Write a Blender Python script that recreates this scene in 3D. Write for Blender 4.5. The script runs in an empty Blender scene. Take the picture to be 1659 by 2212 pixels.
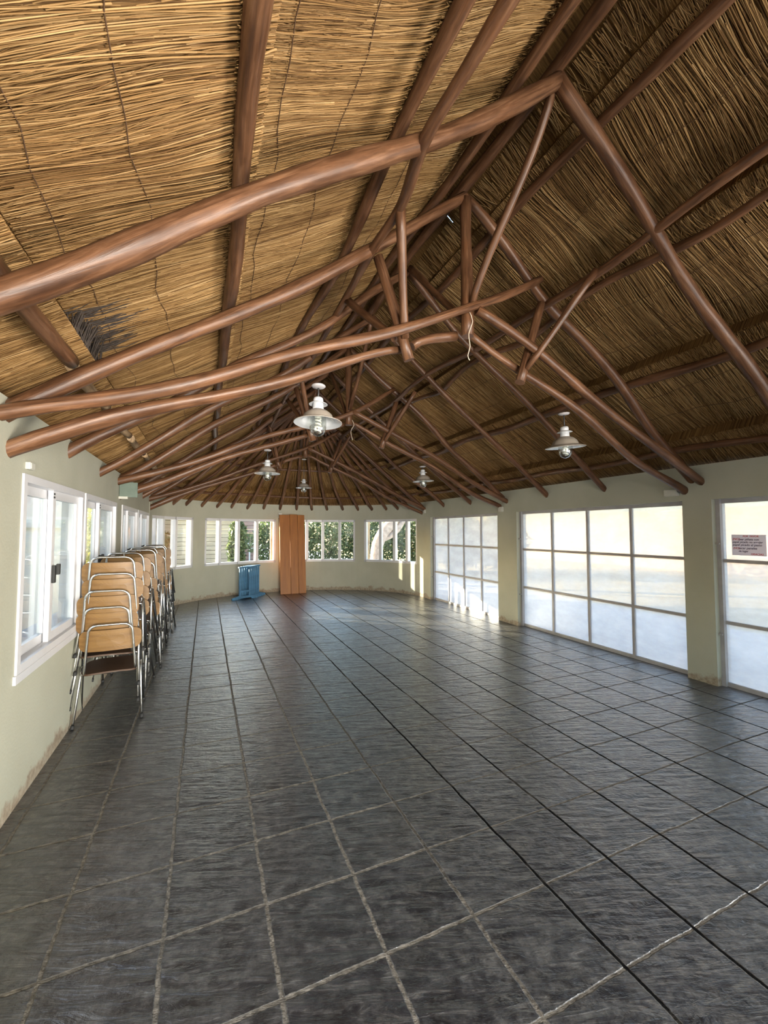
import bpy, math, random
import numpy as np
from mathutils import Vector, Matrix, Euler
random.seed(7); rng = np.random.default_rng(7)
sc = bpy.context.scene
COL = sc.collection
PI = math.pi
def R(d): return math.radians(d)

# ------------------------------------------------------------------ camera
IMG_W, IMG_H, FPX = 1659.0, 2212.0, 894.0
CAMH = 1.65
cd = bpy.data.cameras.new('camera'); cam = bpy.data.objects.new('camera', cd); COL.objects.link(cam)
_d = Vector((445 - IMG_W / 2, -(1148 - IMG_H / 2), -FPX)).normalized()      # room axis (+Y) seen from the lens
_pitch = math.atan((1148 - IMG_H / 2) / FPX)
_u = Vector((0, math.cos(_pitch), -math.sin(_pitch))); _u = (_u - _u.dot(_d) * _d).normalized()
_x = _d.cross(_u)
cam.matrix_world = Matrix.Translation((0, 0, CAMH)) @ Matrix((_x, _d, _u)).to_4x4()
cd.sensor_fit = 'VERTICAL'; cd.sensor_height = 36.0; cd.lens = 36.0 * FPX / IMG_H
cd.clip_start = 0.05; cd.clip_end = 300
sc.camera = cam

# ------------------------------------------------------------------ light and exposure
sc.view_settings.view_transform = 'Standard'; sc.view_settings.look = 'None'
sc.view_settings.gamma = 1.0; sc.view_settings.use_curve_mapping = False
sc.view_settings.exposure = 0.68
sc.cycles.max_bounces = 8
SUN_DIR = Vector((0.73, -0.68, -0.258)).normalized()
world = bpy.data.worlds.new('world'); sc.world = world; world.use_nodes = True
wn = world.node_tree.nodes; wl = world.node_tree.links
sky = wn.new('ShaderNodeTexSky'); sky.sky_type = 'NISHITA'; sky.sun_disc = False
sky.sun_elevation = R(17); sky.sun_rotation = R(-53); sky.air_density = 1.0; sky.dust_density = 2.0
bg = wn['Background']; bg.inputs['Strength'].default_value = 1.05
wl.new(sky.outputs[0], bg.inputs['Color'])
sd = bpy.data.lights.new('sun', 'SUN'); sd.energy = 28.0; sd.angle = R(0.6); sd.color = (1.0, 0.86, 0.66)
sun = bpy.data.objects.new('sun', sd); COL.objects.link(sun)
sun.rotation_euler = SUN_DIR.to_track_quat('-Z', 'Y').to_euler(); sun.location = (-8, 14, 6)
# added area lights that brighten the hall from door openings behind the viewpoint
def fill_light(name, loc, direction, w, h, power, color, spread):
    l = bpy.data.lights.new(name, 'AREA'); l.shape = 'RECTANGLE'; l.size = w; l.size_y = h; l.energy = power; l.color = color; l.spread = R(spread)
    o = bpy.data.objects.new(name, l); COL.objects.link(o); o.location = loc
    o.rotation_euler = Vector(direction).to_track_quat('-Z', 'Y').to_euler()
fill_light('fill_light_side', (5.16, -1.9, 1.0), (-1, 0.35, 0.22), 2.7, 1.7, 225, (1.0, 0.95, 0.87), 128)
fill_light('fill_light_back', (0.9, -3.46, 1.0), (-0.02, 1, 0.12), 2.0, 1.8, 85, (1.0, 0.93, 0.83), 62)

# ------------------------------------------------------------------ material helpers
def new_mat(name):
    m = bpy.data.materials.new(name); m.use_nodes = True
    nt = m.node_tree
    return m, nt, nt.nodes['Principled BSDF']
def N(nt, t, **kw):
    n = nt.nodes.new(t)
    for k, v in kw.items():
        if k in n.inputs.keys() if isinstance(k, str) else False: n.inputs[k].default_value = v
        else: setattr(n, k, v)
    return n
def ramp(nt, fac, stops):
    r = nt.nodes.new('ShaderNodeValToRGB'); e = r.color_ramp.elements
    while len(e) > 1: e.remove(e[-1])
    e[0].position = stops[0][0]; e[0].color = (*stops[0][1], 1)
    for p, c in stops[1:]:
        x = e.new(p); x.color = (*c, 1)
    nt.links.new(fac, r.inputs['Fac']); return r.outputs['Color']
def noise(nt, vec, scale, detail=3, rough=0.55, dist=0.0):
    n = nt.nodes.new('ShaderNodeTexNoise'); n.inputs['Scale'].default_value = scale
    n.inputs['Detail'].default_value = detail; n.inputs['Roughness'].default_value = rough
    n.inputs['Distortion'].default_value = dist
    nt.links.new(vec, n.inputs['Vector']); return n.outputs['Fac']
def mapped(nt, vec, scale, loc=(0, 0, 0), rot=(0, 0, 0)):
    n = nt.nodes.new('ShaderNodeMapping'); n.inputs['Scale'].default_value = scale
    n.inputs['Location'].default_value = loc; n.inputs['Rotation'].default_value = rot
    nt.links.new(vec, n.inputs['Vector']); return n.outputs['Vector']
def math_n(nt, op, a, b=None, c=None, clamp=False):
    n = nt.nodes.new('ShaderNodeMath'); n.operation = op; n.use_clamp = clamp
    for i, v in enumerate((a, b, c)):
        if v is None: continue
        if isinstance(v, (int, float)): n.inputs[i].default_value = v
        else: nt.links.new(v, n.inputs[i])
    return n.outputs[0]
def mixc(nt, fac, a, b, mode='MIX'):
    n = nt.nodes.new('ShaderNodeMix'); n.data_type = 'RGBA'; n.blend_type = mode
    for i, v in ((0, fac), (6, a), (7, b)):
        if isinstance(v, (int, float)): n.inputs[i].default_value = v
        elif isinstance(v, tuple): n.inputs[i].default_value = (*v, 1)
        else: nt.links.new(v, n.inputs[i])
    return n.outputs[2]
def bump(nt, b, h, strength, dist=0.01):
    n = nt.nodes.new('ShaderNodeBump'); n.inputs['Strength'].default_value = strength
    n.inputs['Distance'].default_value = dist
    nt.links.new(h, n.inputs['Height']); nt.links.new(n.outputs['Normal'], b.inputs['Normal']); nt.links.new(n.outputs['Normal'], b.inputs['Coat Normal'])
def coord(nt, which='Object'):
    n = nt.nodes.new('ShaderNodeTexCoord'); return n.outputs[which]
def wpos(nt): return nt.nodes.new('ShaderNodeNewGeometry').outputs['Position']
def simple(name, color, rough=0.5, metal=0.0, vary=0.12, nscale=6.0, bumpy=0.0):
    m, nt, b = new_mat(name)
    b.inputs['Roughness'].default_value = rough; b.inputs['Metallic'].default_value = metal
    f = noise(nt, coord(nt), nscale, 4)
    dark = tuple(c * (1 - vary) for c in color); lite = tuple(min(1, c * (1 + vary)) for c in color)
    nt.links.new(ramp(nt, f, [(0.3, dark), (0.7, lite)]), b.inputs['Base Color'])
    if bumpy: bump(nt, b, noise(nt, coord(nt), nscale * 6, 4), bumpy, 0.005)
    return m

# plaster wall: cream-green paint, damp stains and flaking low down
def wall_mat():
    m, nt, b = new_mat('painted_plaster'); b.inputs['Roughness'].default_value = 0.75
    p = wpos(nt)
    base = ramp(nt, noise(nt, p, 1.6, 5), [(0.3, (0.37, 0.365, 0.285)), (0.7, (0.43, 0.425, 0.34))])
    sep = nt.nodes.new('ShaderNodeSeparateXYZ'); nt.links.new(p, sep.inputs[0])
    z = sep.outputs['Z']
    n2 = noise(nt, p, 5.5, 5, 0.65)
    low = math_n(nt, 'SUBTRACT', math_n(nt, 'MULTIPLY', n2, 0.55), math_n(nt, 'ADD', math_n(nt, 'MULTIPLY', z, 1.7), 0.10))
    st = math_n(nt, 'MULTIPLY', low, 14.0, clamp=True)
    stain = ramp(nt, noise(nt, p, 26, 4), [(0.35, (0.20, 0.14, 0.09)), (0.65, (0.36, 0.30, 0.22))])
    c = mixc(nt, math_n(nt, 'MULTIPLY', st, 0.85), base, stain)
    scuff = ramp(nt, noise(nt, mapped(nt, p, (3, 3, 1.2)), 3.0, 6, 0.7), [(0.68, (0, 0, 0)), (0.74, (1, 1, 1))])
    c = mixc(nt, math_n(nt, 'MULTIPLY', scuff, 0.25), c, (0.66, 0.65, 0.57))
    nt.links.new(c, b.inputs['Base Color'])
    bump(nt, b, noise(nt, p, 60, 4), 0.18, 0.01)
    return m
# black slate tiles laid in a grid, cleft ripples across each stone
def slate_mat():
    m, nt, b = new_mat('slate_tiles')
    p = wpos(nt)
    wob = nt.nodes.new('ShaderNodeTexNoise'); wob.inputs['Scale'].default_value = 5.0; wob.inputs['Detail'].default_value = 4
    nt.links.new(p, wob.inputs['Vector'])
    sub = nt.nodes.new('ShaderNodeVectorMath'); sub.operation = 'SUBTRACT'; nt.links.new(wob.outputs['Color'], sub.inputs[0]); sub.inputs[1].default_value = (0.5, 0.5, 0.5)
    scl = nt.nodes.new('ShaderNodeVectorMath'); scl.operation = 'SCALE'; nt.links.new(sub.outputs[0], scl.inputs[0]); scl.inputs['Scale'].default_value = 0.022
    add = nt.nodes.new('ShaderNodeVectorMath'); add.operation = 'ADD'; nt.links.new(p, add.inputs[0]); nt.links.new(scl.outputs[0], add.inputs[1])
    sep = nt.nodes.new('ShaderNodeSeparateXYZ'); nt.links.new(add.outputs[0], sep.inputs[0])
    S = 0.4055
    u = math_n(nt, 'DIVIDE', math_n(nt, 'ADD', sep.outputs['X'], 0.13), S)
    v = math_n(nt, 'DIVIDE', math_n(nt, 'SUBTRACT', sep.outputs['Y'], 1.555), 0.4075)
    fu = math_n(nt, 'ABSOLUTE', math_n(nt, 'SUBTRACT', math_n(nt, 'FRACT', math_n(nt, 'ADD', u, 0.5)), 0.5))
    fv = math_n(nt, 'ABSOLUTE', math_n(nt, 'SUBTRACT', math_n(nt, 'FRACT', math_n(nt, 'ADD', v, 0.5)), 0.5))
    fine = noise(nt, p, 34, 4, 0.6); brk = noise(nt, p, 7.0, 4, 0.7)
    sx_ = nt.nodes.new('ShaderNodeSeparateXYZ'); nt.links.new(p, sx_.inputs[0])
    right = math_n(nt, 'MULTIPLY', math_n(nt, 'SUBTRACT', sx_.outputs['X'], 0.9), 2.2, clamp=True)
    wu = math_n(nt, 'ADD', 0.002, math_n(nt, 'MULTIPLY', fine, 0.024))
    wv = math_n(nt, 'MULTIPLY', math_n(nt, 'ADD', 0.003, math_n(nt, 'MULTIPLY', fine, 0.022)), math_n(nt, 'SUBTRACT', 1.0, math_n(nt, 'MULTIPLY', right, 0.35)))
    gu = math_n(nt, 'SUBTRACT', 1.0, math_n(nt, 'MULTIPLY', math_n(nt, 'SUBTRACT', fu, wu), 90.0, clamp=True))
    gv = math_n(nt, 'SUBTRACT', 1.0, math_n(nt, 'MULTIPLY', math_n(nt, 'SUBTRACT', fv, wv), 90.0, clamp=True))
    gv = math_n(nt, 'MULTIPLY', gv, math_n(nt, 'MULTIPLY', math_n(nt, 'SUBTRACT', brk, 0.12), 6.0, clamp=True))
    g = math_n(nt, 'MAXIMUM', gu, gv)
    cu = math_n(nt, 'FLOOR', u); cv = math_n(nt, 'FLOOR', v)
    comb = nt.nodes.new('ShaderNodeCombineXYZ'); nt.links.new(cu, comb.inputs[0]); nt.links.new(cv, comb.inputs[1])
    wn_ = nt.nodes.new('ShaderNodeTexWhiteNoise'); wn_.noise_dimensions = '3D'; nt.links.new(comb.outputs[0], wn_.inputs['Vector'])
    tile = wn_.outputs['Value']
    off = nt.nodes.new('ShaderNodeVectorMath'); off.operation = 'SCALE'; nt.links.new(wn_.outputs['Color'], off.inputs[0]); off.inputs['Scale'].default_value = 9.0
    pa = nt.nodes.new('ShaderNodeVectorMath'); pa.operation = 'ADD'; nt.links.new(p, pa.inputs[0]); nt.links.new(off.outputs[0], pa.inputs[1])
    rp = mapped(nt, mapped(nt, pa.outputs[0], (1, 1, 1), rot=(0, 0, R(20))), (4.2, 23.0, 1.0))
    rip = noise(nt, rp, 1.0, 5, 0.6, 0.5)
    ridge = math_n(nt, 'SUBTRACT', 1.0, math_n(nt, 'MULTIPLY', math_n(nt, 'ABSOLUTE', math_n(nt, 'SUBTRACT', rip, 0.5)), 9.0, clamp=True))
    blot = noise(nt, pa.outputs[0], 9, 6, 0.65)
    col = ramp(nt, blot, [(0.30, (0.008, 0.009, 0.011)), (0.55, (0.026, 0.028, 0.032)), (0.78, (0.078, 0.079, 0.080))])
    tint = ramp(nt, tile, [(0.0, (0.75, 0.75, 0.8)), (0.5, (1, 1, 1)), (1.0, (1.25, 1.18, 1.1))])
    col = mixc(nt, 1.0, col, tint, 'MULTIPLY')
    dust = math_n(nt, 'MULTIPLY', ridge, math_n(nt, 'MULTIPLY', math_n(nt, 'SUBTRACT', noise(nt, p, 14, 4, 0.7), 0.42), 1.6, clamp=True))
    col = mixc(nt, dust, col, (0.25, 0.245, 0.23))
    rust = ramp(nt, noise(nt, p, 2.3, 5, 0.7), [(0.66, (0, 0, 0)), (0.74, (1, 1, 1))])
    col = mixc(nt, math_n(nt, 'MULTIPLY', rust, 0.35), col, (0.10, 0.065, 0.045))
    gsel = ramp(nt, noise(nt, p, 1.1, 4, 0.7), [(0.36, (0, 0, 0)), (0.48, (1, 1, 1))])
    open_joint = math_n(nt, 'MULTIPLY', math_n(nt, 'MULTIPLY', gsel, right), gu)
    gcol = ramp(nt, fine, [(0.3, (0.09, 0.083, 0.07)), (0.55, (0.19, 0.172, 0.145)), (0.8, (0.31, 0.28, 0.235))])
    gcol = mixc(nt, math_n(nt, 'MULTIPLY', right, 0.5), gcol, (0.055, 0.05, 0.045))
    gcol = mixc(nt, open_joint, gcol, (0.008, 0.008, 0.008))
    col = mixc(nt, g, col, gcol)
    nt.links.new(col, b.inputs['Base Color'])
    rr = math_n(nt, 'ADD', 0.24, math_n(nt, 'MULTIPLY', blot, 0.20))
    rr = math_n(nt, 'ADD', rr, math_n(nt, 'MULTIPLY', g, 0.5))
    nt.links.new(rr, b.inputs['Roughness'])
    b.inputs['Specular IOR Level'].default_value = 0.8
    b.inputs['Coat Weight'].default_value = 1.0; b.inputs['Coat Roughness'].default_value = 0.26; b.inputs['Coat IOR'].default_value = 1.60
    h = math_n(nt, 'ADD', math_n(nt, 'MULTIPLY', rip, 1.0), math_n(nt, 'MULTIPLY', noise(nt, pa.outputs[0], 30, 4, 0.6), 0.25))
    h = math_n(nt, 'ADD', h, math_n(nt, 'MULTIPLY', tile, 0.15))
    h = math_n(nt, 'SUBTRACT', h, math_n(nt, 'MULTIPLY', g, 0.22))
    ng = math_n(nt, 'SUBTRACT', 1.0, g)
    nt.links.new(ng, b.inputs['Coat Weight']); nt.links.new(math_n(nt, 'MULTIPLY', ng, 0.45), b.inputs['Specular IOR Level'])
    bump(nt, b, h, 1.0, 0.018)
    return m
# thatch behind the visible stalks: UV = (along the ridge, down the slope) in metres
def thatch_mat(name, gain=1.0):
    m, nt, b = new_mat(name); b.inputs['Roughness'].default_value = 0.85
    b.inputs['Specular IOR Level'].default_value = 0.15
    uv = coord(nt, 'UV')
    f = noise(nt, mapped(nt, uv, (85, 2.2, 1)), 1.0, 6, 0.7, 0.3)
    f2 = noise(nt, mapped(nt, uv, (1.3, 1.0, 1)), 1.0, 4)
    s = lambda c: tuple(x * gain for x in c)
    c = ramp(nt, f, [(0.30, s((0.035, 0.018, 0.006))), (0.45, s((0.17, 0.092, 0.03))), (0.60, s((0.32, 0.19, 0.068))), (0.75, s((0.48, 0.32, 0.13)))])
    c2 = mixc(nt, 1.0, c, ramp(nt, f2, [(0.3, (0.78, 0.72, 0.66)), (0.7, (1.1, 1.05, 1.0))]), 'MULTIPLY')
    nt.links.new(c2, b.inputs['Base Color'])
    bump(nt, b, f, 0.9, 0.03)
    return m
def stalk_mat():
    m, nt, b = new_mat('straw_stalks'); b.inputs['Roughness'].default_value = 0.6
    b.inputs['Specular IOR Level'].default_value = 0.25
    uv = coord(nt, 'UV')
    sep = nt.nodes.new('ShaderNodeSeparateXYZ'); nt.links.new(uv, sep.inputs[0])
    c = ramp(nt, sep.outputs['X'], [(0.0, (0.13, 0.070, 0.024)), (0.18, (0.225, 0.132, 0.050)), (0.5, (0.34, 0.215, 0.088)), (0.85, (0.43, 0.285, 0.128)), (1.0, (0.52, 0.37, 0.19))])
    f = noise(nt, mapped(nt, uv, (55, 2.4, 1)), 1.0, 3)
    c = mixc(nt, 1.0, c, ramp(nt, f, [(0.3, (0.68, 0.62, 0.56)), (0.7, (1.12, 1.08, 1.02))]), 'MULTIPLY')
    f2 = noise(nt, wpos(nt), 1.5, 4, 0.6)
    c = mixc(nt, 1.0, c, ramp(nt, f2, [(0.35, (0.80, 0.72, 0.64)), (0.65, (1.06, 1.03, 1.0))]), 'MULTIPLY')
    nt.links.new(c, b.inputs['Base Color'])
    return m
# varnished poles: UV = (around, along) in metres
def pole_mat(name, a, c, rough=0.42):
    m, nt, b = new_mat(name); b.inputs['Roughness'].default_value = rough
    b.inputs['Specular IOR Level'].default_value = 0.4
    uv = coord(nt, 'UV')
    f = noise(nt, mapped(nt, uv, (38, 3.0, 1)), 1.0, 5, 0.65, 0.6)
    f2 = noise(nt, mapped(nt, uv, (7, 2.6, 1), loc=(3.1, 1.7, 0)), 1.0, 4, 0.6)
    col = ramp(nt, f, [(0.28, tuple(x * 0.45 for x in a)), (0.5, a), (0.75, c)])
    col = mixc(nt, 1.0, col, ramp(nt, f2, [(0.32, (0.55, 0.5, 0.47)), (0.55, (1, 1, 1)), (0.72, (1.2, 1.12, 1.05))]), 'MULTIPLY')
    nt.links.new(col, b.inputs['Base Color'])
    bump(nt, b, f, 0.35, 0.006)
    return m
def grain_mat(name, lo, hi, axis='Z', scale=30, rough=0.45):
    m, nt, b = new_mat(name); b.inputs['Roughness'].default_value = rough
    s = {'X': (1.5, scale, scale), 'Y': (scale, 1.5, scale), 'Z': (scale, scale, 1.5)}[axis]
    f = noise(nt, mapped(nt, coord(nt), s), 1.0, 5, 0.6, 0.6)
    nt.links.new(ramp(nt, f, [(0.3, lo), (0.7, hi)]), b.inputs['Base Color'])
    bump(nt, b, f, 0.12, 0.004)
    return m
def glass_mat(name, tint=(0.93, 0.96, 0.95), refl=0.07):
    m, nt, b = new_mat(name); nt.nodes.remove(b)
    t = nt.nodes.new('ShaderNodeBsdfTransparent'); t.inputs['Color'].default_value = (*tint, 1)
    g = nt.nodes.new('ShaderNodeBsdfGlossy'); g.inputs['Roughness'].default_value = 0.03
    fr = nt.nodes.new('ShaderNodeFresnel'); fr.inputs['IOR'].default_value = 1.25
    mx = nt.nodes.new('ShaderNodeMixShader')
    nt.links.new(math_n(nt, 'MAXIMUM', math_n(nt, 'MULTIPLY', fr.outputs[0], 0.5), refl * 0.5), mx.inputs[0]); nt.links.new(t.outputs[0], mx.inputs[1]); nt.links.new(g.outputs[0], mx.inputs[2])
    nt.links.new(mx.outputs[0], nt.nodes['Material Output'].inputs['Surface'])
    return m
# hazy whitened glazing of the large doors: scatters daylight, lets a blurred view through
def hazy_mat():
    m, nt, b = new_mat('whitened_glass'); nt.nodes.remove(b)
    p = wpos(nt)
    smear = noise(nt, mapped(nt, p, (1, 2.2, 5.0)), 1.3, 5, 0.65)
    t = nt.nodes.new('ShaderNodeBsdfTransparent'); t.inputs['Color'].default_value = (0.68, 0.68, 0.68, 1)
    tl = nt.nodes.new('ShaderNodeBsdfTranslucent'); tl.inputs['Color'].default_value = (0.70, 0.70, 0.69, 1)
    d = nt.nodes.new('ShaderNodeBsdfDiffuse'); d.inputs['Color'].default_value = (0.85, 0.85, 0.83, 1)
    gl = nt.nodes.new('ShaderNodeBsdfGlossy'); gl.inputs['Roughness'].default_value = 0.25
    m1 = nt.nodes.new('ShaderNodeMixShader')
    nt.links.new(math_n(nt, 'ADD', 0.16, math_n(nt, 'MULTIPLY', smear, 0.52)), m1.inputs[0])
    nt.links.new(t.outputs[0], m1.inputs[1]); nt.links.new(tl.outputs[0], m1.inputs[2])
    m2 = nt.nodes.new('ShaderNodeMixShader'); m2.inputs[0].default_value = 0.15
    nt.links.new(m1.outputs[0], m2.inputs[1]); nt.links.new(d.outputs[0], m2.inputs[2])
    m3 = nt.nodes.new('ShaderNodeMixShader'); m3.inputs[0].default_value = 0.04
    nt.links.new(m2.outputs[0], m3.inputs[1]); nt.links.new(gl.outputs[0], m3.inputs[2])
    nt.links.new(m3.outputs[0], nt.nodes['Material Output'].inputs['Surface'])
    return m
def leaf_mat(name, lo, hi):
    m, nt, b = new_mat(name); b.inputs['Roughness'].default_value = 0.55
    uv = coord(nt, 'UV'); sep = nt.nodes.new('ShaderNodeSeparateXYZ'); nt.links.new(uv, sep.inputs[0])
    c = ramp(nt, sep.outputs['X'], [(0.0, lo), (1.0, hi)])
    nt.links.new(c, b.inputs['Base Color'])
    tl = nt.nodes.new('ShaderNodeBsdfTranslucent'); nt.links.new(c, tl.inputs['Color'])
    mx = nt.nodes.new('ShaderNodeMixShader'); mx.inputs[0].default_value = 0.4
    nt.links.new(b.outputs[0], mx.inputs[1]); nt.links.new(tl.outputs[0], mx.inputs[2])
    nt.links.new(mx.outputs[0], nt.nodes['Material Output'].inputs['Surface'])
    return m

M = {}
M['wall'] = wall_mat(); M['slate'] = slate_mat()
M['thatch'] = thatch_mat('thatch_bed'); M['stalk'] = stalk_mat()
M['pole'] = pole_mat('varnished_pole', (0.128, 0.058, 0.027), (0.235, 0.122, 0.064), 0.4)
M['palepole'] = pole_mat('bare_pole', (0.36, 0.24, 0.13), (0.52, 0.39, 0.24), 0.6)
M['white'] = simple('white_aluminium', (0.62, 0.62, 0.64), 0.35, vary=0.05)
M['doorframe'] = simple('grey_painted_steel', (0.36, 0.34, 0.34), 0.5, vary=0.12)
M['glass'] = glass_mat('window_glass'); M['hazy'] = hazy_mat()
M['chrome'] = simple('chrome_tube', (0.66, 0.65, 0.62), 0.24, 1.0, vary=0.05)
M['rubber'] = simple('black_rubber', (0.02, 0.02, 0.02), 0.7)
M['ply'] = grain_mat('laminate_wood', (0.145, 0.073, 0.020), (0.222, 0.122, 0.038), 'X', 34, 0.4)
M['plyshaded'] = simple('shaded_seat_wood', (0.07, 0.035, 0.018), 0.5)  # seat wood coloured dark for the shade inside the stacks
M['board'] = grain_mat('orange_stained_wood', (0.25, 0.078, 0.008), (0.37, 0.128, 0.016), 'Z', 18, 0.5)
M['blue'] = simple('blue_paint', (0.05, 0.145, 0.25), 0.5, vary=0.3, nscale=9)
M['enamel'] = simple('white_enamel', (0.50, 0.51, 0.52), 0.18, vary=0.04)
M['enamel_grey'] = simple('grey_enamel', (0.27, 0.235, 0.195), 0.4, vary=0.1)
M['dark'] = simple('dark_iron', (0.03, 0.03, 0.03), 0.5)
M['clear'] = glass_mat('clear_lamp_glass', (0.86, 0.88, 0.85), 0.45)
M['bulb'] = simple('white_bulb', (0.85, 0.84, 0.78), 0.3, vary=0.03)
M['jbox'] = simple('ivory_plastic', (0.52, 0.51, 0.44), 0.45, vary=0.05)
M['greenplastic'] = simple('pale_green_acrylic', (0.15, 0.19, 0.155), 0.12, vary=0.2)
M['wire'] = simple('bare_wire', (0.62, 0.52, 0.40), 0.5)
M['twine'] = simple('dark_twine', (0.10, 0.05, 0.02), 0.8)
M['paper'] = simple('white_paper', (0.86, 0.80, 0.82), 0.7, vary=0.03)
_nt = M['paper'].node_tree; _t = _nt.nodes.new('ShaderNodeBsdfTranslucent'); _t.inputs['Color'].default_value = (0.86, 0.80, 0.82, 1)
_m = _nt.nodes.new('ShaderNodeMixShader'); _m.inputs[0].default_value = 0.45
_nt.links.new(_nt.nodes['Principled BSDF'].outputs[0], _m.inputs[1]); _nt.links.new(_t.outputs[0], _m.inputs[2]); _nt.links.new(_m.outputs[0], _nt.nodes['Material Output'].inputs['Surface'])
M['inkred'] = simple('red_marker', (0.55, 0.05, 0.06), 0.6)
M['inkdark'] = simple('dark_marker', (0.09, 0.05, 0.09), 0.6)
M['burnt'] = simple('dark_reed', (0.045, 0.032, 0.024), 0.8, vary=0.5, nscale=40)
M['render'] = simple('white_render', (0.86, 0.84, 0.76), 0.8, vary=0.06, nscale=2)
M['pave'] = simple('pale_paving', (0.55, 0.55, 0.55), 0.7, vary=0.15, nscale=1.2)
M['grass'] = simple('dry_grass', (0.46, 0.36, 0.15), 0.9, vary=0.25, nscale=0.6)
M['bark'] = simple('pale_bark', (0.42, 0.32, 0.26), 0.9, vary=0.3, nscale=9, bumpy=0.6)
M['siding'] = grain_mat('tan_siding', (0.36, 0.27, 0.17), (0.52, 0.41, 0.27), 'X', 14, 0.7)
M['pinkboard'] = grain_mat('pinkish_boards', (0.30, 0.18, 0.14), (0.42, 0.28, 0.23), 'X', 12, 0.7)
M['leafa'] = leaf_mat('hedge_leaves', (0.030, 0.050, 0.014), (0.15, 0.19, 0.075))
M['leafb'] = leaf_mat('yellow_leaves', (0.20, 0.22, 0.03), (0.52, 0.47, 0.09))
M['tanwall'] = simple('tan_boundary_wall', (0.42, 0.32, 0.20), 0.9, vary=0.3, nscale=0.9)

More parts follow.
